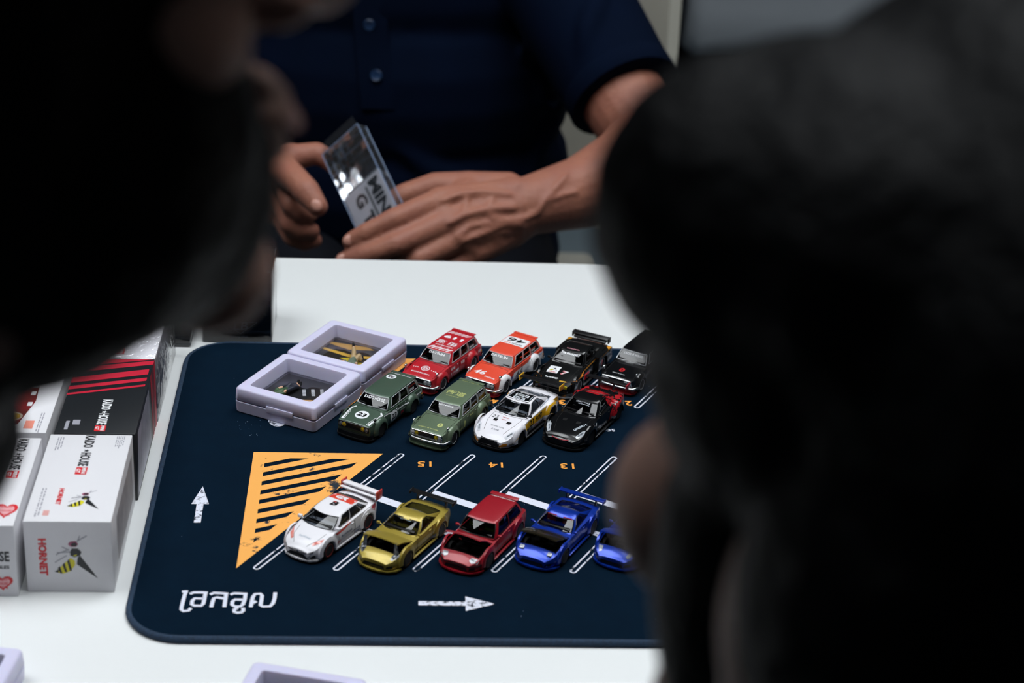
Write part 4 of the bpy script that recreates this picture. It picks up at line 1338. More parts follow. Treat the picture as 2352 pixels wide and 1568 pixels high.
ORG = '#dd452c'
po = paint('race_orange', ORG, flake='#e24a30')
pw = paint('race_white', '#e8e8ec')
org = wagon('orange and white toy estate car numbered 46 with blue flashes on its flank', (1163, 903), -122.5, po, flarepaint=pw, lip=paint('race_red_dark', '#a8202a'))
for side_ in ('left', 'right'):
    org.xz([(18, 3.4), (27, 3.4), (24.5, 10.2), (13.5, 9.9)], WT, side_, name='white_panel', cuts=3)
    org.xz([(12.9, 3.2), (-30, 3.2), (-34, 5.0), (-34, 10.4), (-24, 10.8), (8.4, 10.0)], WT, side_, name='white_panel', cuts=4)
    for k in range(2):
        x = 15.8 - k * 2.9
        org.xz([(x + 1.2, 3.6), (x - 1.0, 3.6), (x - 4.0, 8.4), (x - 1.6, 8.4)], '#1c3a9a', side_, lift=.10, name='blue_flash')
        org.xz([(x - 1.8, 8.6), (x - 4.2, 8.6), (x - 5.8, 11.2), (x - 3.2, 11.2)], ORG, side_, lift=.10, name='orange_flash')
    org.text('46', side_, (.8, 0, 7.5), 9.4, 5.8, BK, .015, .25, lift=.26)
    org.text('DATSUN', side_, (-29.5, 0, 9.4), 6, 1.1, '#3a6fc4', .02, lift=.14)
    org.text('BRE', side_, (-21.5, 0, 15.4), 4.6, 1.2, WT, .03)
org.xy([(-10.4, -8.9), (-10.4, 8.9), (-22.2, 8.8), (-22.2, -8.8)], WT, name='roof_panel', cuts=3)
org.text('46', 'topr', (-17.4, 0, 0), 13.6, 6.2, BK, .012, .15, lift=.14)
org.text('DATSUN', 'topr', (-12.4, 3.2, 0), 7.8, 1.7, BK, .03, lift=.12)
org.text('510', 'topr', (-12.4, -4.2, 0), 5.2, 1.7, '#e26a2e', .03, lift=.12)
org.text('DATSUN', 'ws', (0, 2.4), 12.4, 1.7, WT, .03)
org.text('46', 'top', (23.2, -4.4, 0), 8.8, 5.2, WT, .02, .2)
org.text('DATSUN', 'top', (26.8, 4.8, 0), 7.4, 1.3, WT, .03, .15)
org.xz([(-3, 16.8), (-26, 16.6), (-26, 16.2), (-3, 16.2)], ORG, 'left', name='roof_edge')

gm = paint('dark_green', '#44584a', .3, .4, '#4c6152')
g23 = wagon('dark green toy estate car numbered 23 in white discs with black wheels', (878, 1003), -120.5, gm, rim=m_blackp, bright=m_blackp, mirrorm=m_blackp,
            lens=(m_lensy, m_lensd), lip=m_blackp, barm=m_blackp)
g23.xy(disc(21.2, 0, 4.6), WT, name='number_disc')
g23.text('23', 'top', (21.2, 0, 0), 6.0, 4.2, BK, .05, .1, lift=.12)
for sy in (1, -1):
    g23.xy([(29.6, sy * 9.0), (29.6, sy * 10.6), (19, sy * 11.6), (14.6, sy * 11.6), (12.6, sy * 9.4), (13.4, sy * 8.9), (15.6, sy * 10.4), (18.8, sy * 10.3)], WT, name='bonnet_stripe')
    g23.xy([(29.4, sy * 8.1), (29.4, sy * 8.5), (19.4, sy * 9.6), (19.4, sy * 9.3)], WT, name='bonnet_pinstripe')
for side_ in ('left', 'right'):
    g23.xz([(14.8, 11.6), (9.6, 11.4), (4.2, 9.8), (-14, 9.6), (-14, 10.3), (4.2, 10.8), (10, 12.3), (14.8, 12.2)], WT, side_, name='side_stripe')
    g23.xz([(x, z) for x, z in disc(3.2, 7.8, 4.3, 22, 3.9)], WT, side_, lift=.09, name='number_disc')
    g23.text('23', side_, (3.2, 0, 7.8), 5.6, 4.0, BK, .02, .1, lift=.24)
    g23.text('NISSAN', side_, (-7.6, 0, 8.2), 7, 1.1, '#9db0a2', .03)
    g23.xz([(-5.8, 5.0), (-8.8, 5.0), (-8.8, 7.0), (-5.8, 7.0)], '#a81a24', side_, name='red_badge')
    g23.xz([(-26, 9.6), (-33, 9.4), (-33, 10.1), (-26, 10.3)], WT, side_, name='side_stripe')
    g23.text('KAIDO HOUSE', side_, (-22.2, 0, 15.5), 6, 1.6, WT, .02)
g23.text('KAIDO HOUSE', 'ws', (0, 2.0), 15, 2.2, WT, .02)
g23.text('KAIDO HOUSE', 'top', (-28.6, 0, 0), 15.5, 2.1, WT, .03)
g23.xy(disc(-22.0, -4.4, 3.4), WT, name='number_disc')
g23.text('23', 'topr', (-22.0, -4.4, 0), 4.4, 3.2, BK, .05, lift=.12)
g23.text('NISSAN', 'front', (0, 0, 3.2), 9, 1.0, '#6d7a78', .03, lift=.12)

g2 = paint('sage_green', '#5f7059', .3, .42, '#687a61')
YG = '#b9c07a'
g0 = wagon('sage green toy estate car numbered 0 with large pale characters on its roof', (1044, 1022), -119.2, g2, lens=(m_lensy, m_lens), rim=m_silver)
g0.text('街道', 'top', (-9.0, -.6, 0), 13.5, 6.0, YG, .012)
g0.text('KAIDO HOUSE', 'top', (-4.2, -.6, 0), 9, .9, YG, .02)
g0.text('DATSUN', 'top', (-28.8, 0, 0), 12, 1.7, YG, .03)
g0.text('0', 'top', (21.6, 4.6, 0), 3.6, 5.0, YG, .05)
g0.text('KAIDO ★ HOUSE', 'top', (27.6, -.6, 0), 14, 1.3, YG, .04)
g0.text('KAIDO ★ HOUSE', 'ws', (0, 2.6), 10.5, 1.4, WT, .03)
for side_ in ('left', 'right'):
    g0.text('0', side_, (3.8, 0, 7.8), 2.8, 5.2, YG, .06)
    g0.text('KAIDO', side_, (9.0, 0, 6.2), 6, 1.6, YG, .03)
    g0.xz([(-3.5, 10.4), (-8.2, 10.4), (-8.2, 10.9), (-3.5, 10.9)], YG, side_, name='side_stripe')
    g0.text('Datsun', side_, (-31.0, 0, 9.6), 4.4, 1.8, YG, .03)

bkp = paint('gloss_black', '#0d0e10', 0, .16, '#111214')
b0 = wagon('black toy estate car with a red 0 on its bonnet', (1163, 903), -121.5, bkp, shift=gp(1400.5, 848, .017) - gp(1088, 853, .017), lip=paint('fire_red_dark', '#8d0d18'))
b0.text('0', 'top', (21.6, -.6, 0), 3.8, 5.2, '#b01a22', .06)
b0.text('KAIDO ★ HOUSE', 'top', (26.8, -.6, 0), 9, .9, WT, .03)
b0.text('KAIDO ★ HOUSE', 'ws', (0, 2.0), 14, 2.2, '#b9bcc2', .02)
b0.text('ADVAN', 'front', (0, 0, 3.2), 8, 1.1, '#8f9399', .03, lift=.12)

# ---------------------------------------------------------------- sports coupes
def gtr(label, contact, heading, pnt, roofp, **o):
    sp = dict(wb=41., fo=15., ro=14.5, track=14.8, tw=4.8, rad=5.2, arch=5.9, flare=1.5, flareb={1: 1.5, -1: 1.9},
              paint=pnt, roofpaint=roofp, rim=o.get('rim', m_blackp), spokes=10, trim=m_blackp,
              top=[(-35, 12.6), (-31, 14.0), (-24, 14.4), (8, 13.2), (16, 12.6), (26, 11.0), (32, 9.0), (35.5, 6.8)],
              sh=[(-35, 11.4), (-31, 12.6), (-20, 12.8), (8, 11.8), (18, 11.6), (26, 10.2), (32, 8.0), (35.5, 6.0)],
              plan=[(-35, 12.6), (-32, 14.0), (-20, 14.9), (-8, 14.3), (8, 14.2), (20, 14.8), (27, 14.4), (32, 12.8), (34.4, 10.6), (35.5, 8.6)],
              low=[(-35, 4.4), (-30, 2.6), (30, 2.2), (35.5, 2.4)],
              gh=dict(x=(10.6, -27.0, -.8, -13.5), yb=(12.4, 10.6), yr=(8.9, 8.2), zb=(12.5, 13.6), zr=19.2, sag=.7, crown=.5, bow=(2.6, 1.2), ap=1.6, bulge=.6,
                      win=((.05, .52), (.56, .80)), vs=(.10, .9)))
    c = Car(label, contact, heading, sp)
    # bonnet gaps and vents
    for sy in (1, -1):
        c.seam([(10.5, sy * 10.2, 0), (20, sy * 9.6, 0), (29.6, sy * 7.0, 0)], 'top')
        c.xy([(17.6, sy * 3.4), (17.6, sy * 6.4), (20.2, sy * 6.0), (20.2, sy * 3.4)], BK, name='bonnet_vent', m=m_blackp)
        c.patch([(0, sy * 6.6, 3.2), (0, sy * 11.6, 3.6), (0, sy * 11.8, 5.6), (0, sy * 9.6, 5.6)], 'front', BK, name='bumper_intake', m=o.get('intake', m_blackp), lift=.12)
        hl = [(23.6, sy * 13.0), (25.6, sy * 11.0), (31.6, sy * 8.8), (32.4, sy * 10.4), (29.5, sy * 12.6), (26.4, sy * 13.7)]
        c.xy(hl, WT, name='headlamp', m=o.get('lamp', m_lens), lift=.15)
        c.xy([(26.6, sy * 12.4), (27.0, sy * 11.3), (30.4, sy * 9.8), (30.6, sy * 10.6)], BK, name='lamp_bezel', m=m_lensd, lift=.24)
        c.part('canard', MB().box((30.2, sy * 13.6, 4.6), (4.2, 1.6, .35), Matrix.Rotation(sy * math.radians(-24), 3, 'Z')), m_blackp, None, False)
        c.part('side_skirt', MB().box((0, sy * 14.7, 2.0), (29, 1.6, 1.0), bev=.25), o.get('skirt', m_blackp), 40, False)
        c.xz([(12.6, 4.6), (9.2, 4.8), (8.4, 9.6), (11.0, 9.8)], BK, 'left' if sy > 0 else 'right', name='fender_vent', m=m_blackp)
    c.patch([(0, -5.6, 6.9), (0, 5.6, 6.9), (0, 7.4, 2.6), (0, -7.4, 2.6)], 'front', BK, name='grille', m=m_blackp, lift=.16)
    c.seam([(0, -5.8, 7.0), (0, -7.2, 4.6), (0, -7.6, 2.8)], 'front', .3, 'grille_edge', o.get('gedge', m_blackp))
    c.seam([(0, 5.8, 7.0), (0, 7.2, 4.6), (0, 7.6, 2.8)], 'front', .3, 'grille_edge', o.get('gedge', m_blackp))
    c.seam([(0, -5.8, 7.0), (0, 0, 6.4), (0, 5.8, 7.0)], 'front', .35, 'grille_edge', o.get('gbar', m_blackp))
    c.splitter([(29, 15.2), (33, 13.4), (36, 9.4), (37.0, 4), (37.2, 0)], 1.0, 1.9, m_blackp)
    c.door(8.4, -9.8, 3.4, 12.2, m=m_blackp)
    c.seam([(9.8, -10.4, 0), (11.8, 0, 0), (9.8, 10.4, 0)], 'top')
    c.mirror(7.4, 13.0, 14.6, o.get('mirrorm', m_blackp))
    for sy in (1, -1):
        c.part('wiper', MB().tube([(10.6, sy * 4 - 3, 13.6), (8.6, sy * 4 + 3, 14.4)], .16, 5), m_blackp, 60, False)
        for k in (0, 1):
            c.part('tail_lamp', MB().lathe([(1.5, 0), (1.5, .4), (.01, .5)], 14, lambda a, b_, z, sy=sy, k=k: (-35.0 - z, sy * (6.2 + 3.6 * k) + a, 10 + b_)), mat('tail_lens', '#8d0f12', .15, coat=1.), 50, False)
    c.blade(-34.0, 18.9, 15.0, 5.2, .8, m_blackp, -6, ends=(6.6, 3.6), endm=o.get('ends', m_blackp), stands=5.2, zs=14.2)
    c.part('diffuser', MB().box((-34.4, 0, 3.2), (3, 22, 1.6), bev=.3), m_blackp, 40, False)
    return c
wg = gtr('white toy sports coupe with yellow flank, black roof and yellow tipped wing', (1197, 1022.5), -121.6, paint('pearl_white', '#e6e4ea', flake='#eceaf0'), paint('pearl_white', '#e6e4ea'),
         ends=paint('race_yellow', '#e0a818'), intake=m_amber, mirrorm=m_blackp, lamp=mat('lamp_lens_pale', '#c9ccd4', .12, coat=1., noise=(500, '#e0e2e8', .2)))
YL = '#e5ac1a'
for sy, side_ in ((1, 'left'), (-1, 'right')):
    wg.xz([(29.6, 5.2), (26.8, 7.8), (22, 10.8), (14, 10.6), (4, 11.6), (-10, 11.6), (-20, 13.0), (-33, 12.4), (-33, 9.2), (-24, 10.6), (-14, 7.0), (2, 6.6), (12.6, 7.2), (18, 10.2), (24, 9.4)], YL, side_, name='yellow_flash', cuts=4)
    wg.text('23', side_, (4.6, 0, 9.0), 5.4, 4.2, BK, .02, .2, lift=.24)
    wg.text('FRONT', side_, (-4.6, 0, 9.4), 8.5, 2.8, BK, .02, .2, lift=.24)
    wg.small(side_, (6.4, 0, 5.2), 6.5, 1.9, '#22283a', 5)
    wg.small(side_, (-1.2, 0, 5.6), 3.2, 1.5, '#b5323a', 3)
    wg.small(side_, (-8.4, 0, 4.6), 6, 1.0, '#3a4a78', 6)
    wg.xz([(14, 3.2), (-12, 3.2), (-12, 3.6), (14, 3.6)], BK, side_, name='side_stripe')
    wg.small(side_, (-19.5, 0, 11.2), 5, 1.2, '#3358a8', 4)
    wg.xy([(-9, sy * 12.0), (-9, sy * 12.7), (-24, sy * 11.6), (-24, sy * 10.9)], '#9fa6b4', name='flank_stripe')
wg.small('top', (-25.6, 10.0, 0), 2.0, 5.0, '#444a55', 4)
wg.text('23', 'top', (15.4, -6.6, 0), 4.4, 3.4, '#2c3036', .0)
wg.text('NISMO', 'top', (14.4, .4, 0), 4.4, 1.0, '#c86a72', .03)
wg.small('top', (16.8, .2, 0), 3.2, .8, '#c06a70', 4)
wg.text('Sports Line', 'top', (25.0, 0, 0), 9.4, 1.7, '#5a606a', .0)
wg.text('Z-TUNE', 'top', (28.0, 0, 0), 5.4, 1.1, '#6a707c', .02)
wg.text('LBWK', 'front', (1.6, 0, 2.5), 4.0, 1.0, WT, .04, .2, lift=.3)
wg.xy([(-1.6, -8.2), (-1.0, 0), (-1.6, 8.2), (-12.8, 7.6), (-13.2, 0), (-12.8, -7.6)], BK, name='black_roof_panel', m=paint('gloss_black', '#0d0e10'), cuts=3, lift=.05)
wg.xy([(-2.2, -4.2), (-2.2, 4.2), (-4.6, 4.2), (-4.6, -4.2)], '#c9ced6', name='roof_label')
wg.small('top', (-3.4, 0, 0), 6.0, 1.5, BK, 4)
wg.xy([(-5.6, -4.2), (-5.6, 5.2), (-8.6, 5.2), (-8.6, -4.2)], '#dfe2e8', name='roof_label')
wg.text('EZDN', 'top', (-7.1, .4, 0), 7.2, 1.9, BK, .04, lift=.14)
wg.small('top', (-11.0, 0, 0), 6, 1.2, WT, 6)
for sy in (1, -1):
    wg.xy([(-4, sy * 6.8), (-4, sy * 7.6), (-10.6, sy * 7.2), (-10.6, sy * 6.5)], '#aab0ba', name='roof_label')
wg.small('ws', (0, 4.6), 7.6, .9, '#c8ccd4', 8)

bg = gtr('black toy sports coupe with red rear quarter and black wing', (1358, 1021), -120.2, paint('gloss_black', '#0d0e10'), paint('gloss_black', '#0d0e10'), gbar=mat('paint_red_trim', '#b0182a', .3, coat=.8), lamp=m_lens,
         ends=mat('paint_red_trim', '#b0182a', .3, coat=.8))
RQ = '#b3131f'
for sy, side_ in ((1, 'left'), (-1, 'right')):
    bg.xz([(-8.0, 3.0), (-10.6, 3.0), (-16, 9.0), (-20, 12.4), (-34, 12.4), (-34, 9.6), (-27.4, 10.6), (-26.6, 13.6), (-16, 13.8), (-9.4, 9.0)], RQ, side_, name='red_quarter', cuts=4)
    bg.xz([(-12, 12.6), (-20, 13.6), (-26, 15.8), (-20, 17.4), (-13, 18.6), (-10.6, 17.0)], RQ, side_, name='red_quarter', cuts=3)
    for k in range(5):
        bg.xz([(-11.6 - k * 1.7, 7.6 + k * .9), (-12.1 - k * 1.7, 7.6 + k * .9), (-15.6 - k * 1.7, 13.2 + k * .2), (-15.1 - k * 1.7, 13.2 + k * .2)], '#1a0a0c', side_, lift=.12, name='mesh_line')
    bg.text('ADVAN', side_, (1.0, 0, 5.4), 11, 2.2, WT, .03, .2, lift=.26)
    for k in range(4):
        bg.xz([(-10.5, 6.0 - k * .8), (-15.4, 6.0 - k * .8), (-15.4, 5.7 - k * .8), (-10.5, 5.7 - k * .8)], '#c4c8d0', side_, lift=.14, name='small_print')
bg.xy([(-10.0, -8.0), (-10.0, 8.0), (-13.6, 8.0), (-13.6, -8.0)], RQ, name='red_roof_band')
bg.xy([(-30, -11.6), (-30, 11.6), (-34.6, 11.0), (-34.6, -11.0)], RQ, name='red_deck')
bg.text('LBNISMO R', 'top', (22.4, 8.0, 0), 10.5, 1.9, '#b9c2cc', .04, rot=62)
bg.text('LIBERTY WALK', 'ws', (-.6, 4.2), 10, 1.2, '#b9bdc6', .02)
bg.small('ws', (.4, 2.6), 8, .7, '#9398a2', 6)
for sy in (1, -1):
    bg.xz([(12, 9), (11, 9), (10.4, 11), (11.6, 11)], WT, 'left' if sy > 0 else 'right', name='small_print', lift=.12)

# black coupe with yellow lamps
def hornet_car():
    pb = paint('satin_black', '#0f1011', 0, .22, '#131415')
    sp = dict(wb=40., fo=14., ro=14., track=14.2, tw=4.8, rad=5.0, arch=5.7, flare=1.0, paint=pb, rim=m_silver, spokes=6, dish=.7, trim=m_blackp,
              top=[(-34, 13.0), (-30, 14.2), (-20, 14.4), (9, 13.4), (20, 12.8), (31, 10.8), (34, 9.6)],
              sh=[(-34, 12.2), (-30, 13.4), (-20, 13.4), (9, 12.4), (20, 11.8), (31, 9.8), (34, 8.6)],
              plan=[(-34, 13.0), (-31, 13.8), (0, 13.8), (26, 13.8), (31.5, 13.2), (34, 11.8)],
              low=[(-34, 4.4), (-30, 2.6), (30, 2.2), (34, 2.4)],
              gh=dict(x=(10.2, -24.6, 1.0, -14.0), yb=(12.0, 11.0), yr=(9.2, 8.7), zb=(12.9, 13.8), zr=19.8, sag=.5, crown=.4, bow=(1.8, .9), ap=1.5, bulge=.45, win=((.05, .48), (.52, .80)), vs=(.1, .9)))
    c = Car('black toy coupe with yellow headlamps, red 7 and insect emblem on its bonnet', (1330, 901), -118., sp)
    # boxed flares
    for sy in (1, -1):
        for xa, x0, x1, yy in ((20., 12.5, 30.0, 1.5), (-20., -33.0, -9.0, 2.4)):
            q = MB()
            arc = [(xa + 5.7 * math.cos(a), 5.0 + 5.7 * math.sin(a)) for a in np.linspace(math.radians(-15), math.radians(195), 15)]
            polyp = [(x1, 3.0)] + [p for p in arc] + [(x0, 3.0), (x0 + .6, 12.6 if xa < 0 else 11.2), (x1 - .8, 13.4 if xa < 0 else 10.4)]
            q.prism(polyp, 12.0, 13.8 + yy, lambda a, b_, z: (a, sy * z, b_))
            c.part('boxed_wheel_arch', q, pb, 30)
    c.bvh = BVHTree.FromPolygons(c.bv, c.bf)
    for sy, side_ in ((1, 'left'), (-1, 'right')):
        c.seam([(10.5, sy * 10.4, 0), (31, sy * 9.6, 0)], 'top')
        c.part('headlamp', MB().box((33.2, sy * 8.8, 8.2), (1.6, 5.4, 2.2), Matrix.Rotation(sy * math.radians(-16), 3, 'Z'), bev=.4), m_lensy, 40, False)
        c.xz([(30, 9.9), (10, 11.2), (10, 11.9), (30, 10.5)], '#d07a1a', side_, name='side_stripe')
        c.xz([(9, 11.0), (-8, 11.6), (-8, 12.3), (9, 11.9)], '#d8922a', side_, name='side_stripe')
        c.xz([(-9, 12.0), (-32, 12.6), (-32, 12.9), (-9, 12.4)], '#d8922a', side_, name='side_stripe')
        c.text('7', side_, (-15.0, 0, 8.0), 2.6, 3.6, '#d8505a', .06, .2, lift=.14)
        c.text('HORNET', side_, (4.0, 0, 7.6), 9.5, 2.2, '#c3c6cc', .04, .2, lift=.14)
        c.xz([(-29.4, 9.6), (-32, 9.6), (-32, 11.8), (-29.4, 11.8)], '#b8bcc8', side_, name='round_badge')
    c.part('grille', MB().box((33.8, 0, 8.2), (.8, 12, 2.0), bev=.3), m_blackp, 40, False)
    c.part('bumper_intake', MB().box((34.0, 0, 4.8), (.8, 16, 2.6), bev=.4), m_blackp, 40, False)
    for sy in (1, -1):
        c.part('indicator', MB().box((33.6, sy * 8.4, 5.8), (.8, 2.2, 1.0), bev=.2), mat('lamp_lens_orange', '#b8481a', .2, coat=1.), 40, False)
        c.part('side_skirt', MB().box((1, sy * 14.4, 1.9), (24, 1.8, 1.2), bev=.3), m_blackp, 40, False)
    c.splitter([(28, 15.4), (32.4, 14.6), (35.4, 11.6), (36.6, 5), (36.8, 0)], .9, 1.7, mat('lip_grey', '#6c7077', .4), 'front_lip')
    c.splitter([(28, 15.0), (32, 14.2), (34.8, 11.2), (35.6, 5), (35.7, 0)], 1.7, 4.2, pb, 'air_dam')
    c.door(8.0, -9.4, 3.4, 12.4, m=m_blackp)
    c.mirror(7.6, 12.6, 14.8, m_blackp)
    c.xy([(15.6, -8.4), (15.6, -.6), (24.0, -.6), (24.0, -8.4)], WT, name='emblem_plate')
    H_ = [((17.4, -6.4), (22.2, -6.4), (20, -2.4)), ]
    c.xy([(22.0, -7.2), (20.2, -6.4), (19.6, -4.8), (20.6, -4.4), (21.6, -5.4)], '#c9bb20', lift=.1, name='insect_abdomen', cuts=0)
    c.xy([(19.8, -4.9), (18.4, -4.6), (17.8, -3.8), (18.8, -3.2), (19.8, -3.9)], BK, lift=.1, name='insect_body', cuts=0)
    c.xy([(19.4, -4.0), (17.2, -6.8), (16.6, -7.4), (18.4, -5.0)], BK, lift=.1, name='insect_wing', cuts=0)
    c.xy([(19.0, -3.4), (21.8, -1.4), (20.8, -2.8)], BK, lift=.1, name='insect_wing', cuts=0)
    c.text('HORNET', 'top', (23.1, -4.5, 0), 5.2, 1.0, '#c4272e', .05, lift=.12)
    c.text('7', 'top', (21.4, 3.8, 0), 4.2, 4.8, '#d8727c', .06, .2)
    c.text('7', 'top', (21.2, 4.1, 0), 3.6, 4.2, WT, .0, .2, lift=.14)
    c.text('The HORNET', 'top', (29.0, -2.2, 0), 9.5, 1.5, WT, .04, .1)
    c.xy([(31.2, 4.4), (30.4, 8.8), (29.4, 8.8), (30.2, 4.4)], '#d5a21c', name='yellow_stripe')
    c.text('The HORNET', 'ws', (0, 3.4), 14, 2.2, WT, .04, .1)
    c.small('top', (-1.4, 0, 0), 9, 1.0, '#c98a96', 10)
    c.part('ducktail', MB().box((-31.6, 0, 15.4), (3.4, 24, 1.2), Matrix.Rotation(math.radians(14), 3, 'Y'), bev=.3), m_blackp, 40, False)
    c.blade(-33.4, 17.0, 13.4, 4.4, 1.5, m_blackp, 12, ends=(4.8, 3.6), stands=9.5, zs=14.0)
    return c
hornet_car()

# white and red saloon with the big wing
def saloon():
    pw_ = paint('rally_white', '#e9e7ec')
    sp = dict(wb=38.5, fo=12.5, ro=12.5, track=12.9, tw=4.2, rad=5.0, arch=5.8, flare=.7, paint=pw_, rim=mat('wheel_red', '#8f2020', .4, coat=.3), spokecol=m_blackp, spokes=10, trim=m_blackp,
              top=[(-31.5, 14.2), (-28, 15.6), (-20, 15.8), (14, 14.2), (24, 12.2), (29, 9.8), (31.7, 7.4)],
              sh=[(-31.5, 12.8), (-28, 13.8), (-20, 13.9), (14, 12.6), (24, 10.4), (29, 8.6), (31.7, 6.6)],
              plan=[(-31.5, 10.6), (-29, 12.4), (-20, 13.2), (14, 13.2), (24, 12.9), (28.5, 11.2), (30.6, 9.0), (31.7, 7.0)],
              low=[(-31.5, 5.0), (-28, 3.0), (27, 2.6), (31.7, 2.8)],
              gh=dict(x=(15.5, -25.0, 4.5, -16.5), yb=(11.6, 10.8), yr=(8.9, 8.5), zb=(13.4, 14.4), zr=19.4, sag=.8, crown=.5, bow=(2.8, 1.0), ap=1.8, bulge=.5, win=((.06, .40), (.44, .76), (.80, .92)), vs=(.1, .88)))
    c = Car('white and red toy rally saloon with large wing beside the orange triangle', (757, 1281), -124., sp)
    for sy, side_ in ((1, 'left'), (-1, 'right')):
        c.seam([(16.5, sy * 9.2, 0), (24, sy * 8.0, 0), (29.0, sy * 4.4, 0)], 'top')
        c.xy([(18.6, sy * 11.9), (22.4, sy * 9.2), (26.8, sy * 6.4), (27.6, sy * 7.6), (24.0, sy * 10.6)], WT, name='headlamp', m=mat('lamp_lens_red', '#d8574a', .15, coat=1., noise=(400, '#e9a79e', .2)), lift=.15)
        c.patch([(0, sy * 7.6, 2.8), (0, sy * 10.8, 3.0), (0, sy * 10.6, 5.6), (0, sy * 9.4, 5.2)], 'front', BK, name='fog_recess', m=m_blackp, lift=.12)
        c.xz([(22.0, 8.6), (17.2, 5.2), (14.8, 3.4), (12.6, 3.4), (15.6, 8.2), (19.2, 11.0)], '#d2232c', side_, name='red_flash')
        c.xz([(12.6, 12.0), (4, 12.6), (-3, 13.8), (-3, 12.8), (4, 11.2), (11, 10.8)], '#d8483e', side_, name='red_flash')
        c.xz([(-22, 12.6), (-28, 14.2), (-29, 11.8), (-26, 9.6)], '#b8252c', side_, name='red_tail')
        c.small(side_, (2, 0, 8.2), 10, 1.4, '#5a6478', 6)
        c.small(side_, (-7, 0, 6.4), 8, 1.0, '#6a7488', 10)
        c.small(side_, (9.8, 0, 6.0), 4, 2.0, '#c05a58', 4)
        c.small(side_, (-9, 0, 4.4), 5, 1.4, '#5a78b8', 3)
        c.part('side_skirt', MB().box((0, sy * 12.9, 2.2), (26, 1.2, 1.2), bev=.25), pw_, 40, False)
    c.patch([(0, -8.4, 5.4), (0, 8.4, 5.4), (0, 6.8, 2.9), (0, -6.8, 2.9)], 'front', BK, name='grille', m=m_blackp, lift=.14)
    c.seam([(0, -9.6, 7.4), (0, -2.4, 6.0), (0, 0, 5.7), (0, 2.4, 6.0), (0, 9.6, 7.4)], 'front', .28, 'grille_edge', m_blackp)
    c.part('nose_badge', MB().ball((31.6, 0, 6.4), (.4, 1.2, .8), 10), m_chrome, 60, False)
    c.splitter([(25, 12.6), (28.6, 11.6), (31.4, 8.6), (32.6, 4), (32.9, 0)], 1.6, 2.5, pw_)
    for a, b_ in ((9.6, -6.0), (-6.0, -19.0)):
        c.door(a, b_, 3.6, 12.8, m=pw_)
    c.mirror(11.0, 12.0, 14.8, pw_, (1.8, 2.8, 1.9))
    c.xy([(-9.4, -8.2), (-9.4, 8.2), (-17.2, 7.8), (-17.2, -7.8)], '#dd4432', name='roof_panel', cuts=3)
    c.text('GR', 'top', (-13.0, -.6, 0), 8.6, 4.4, '#e6e8ec', .07, .2, lift=.12)
    c.text('B', 'top', (-4.6, 0, 0), 4.2, 4.8, BK, .05, .2)
    c.xy([(-6.6, -2.4), (-6.6, -.2), (-5.9, -.2), (-5.9, -2.4)], '#d8483e', name='roof_mark', lift=.1)
    c.xy([(-19.6, -8.6), (-19.6, 8.6), (-24.0, 9.0), (-24.0, -9.0)], BK, name='rear_screen_shade', m=m_blackp)
    c.small('top', (24.4, 0, 0), 8, 1.2, '#b9c0cc', 6)
    # wing with slot
    c.blade(-31.0, 18.6, 12.6, 4.6, 1.0, pw_, -6, ends=(5.8, 5.6), endm=mat('wing_end_red', '#d8372e', .35, coat=.5), stands=7.0, zs=15.6, standm=pw_)
    c.blade(-27.6, 17.2, 12.4, 2.4, .7, pw_, -4, name='lower_wing')
    c.part('boot_spoiler', MB().box((-29.8, 0, 16.0), (3.2, 21, 1.2), Matrix.Rotation(math.radians(10), 3, 'Y'), bev=.3), pw_, 40, False)
    return c
saloon()

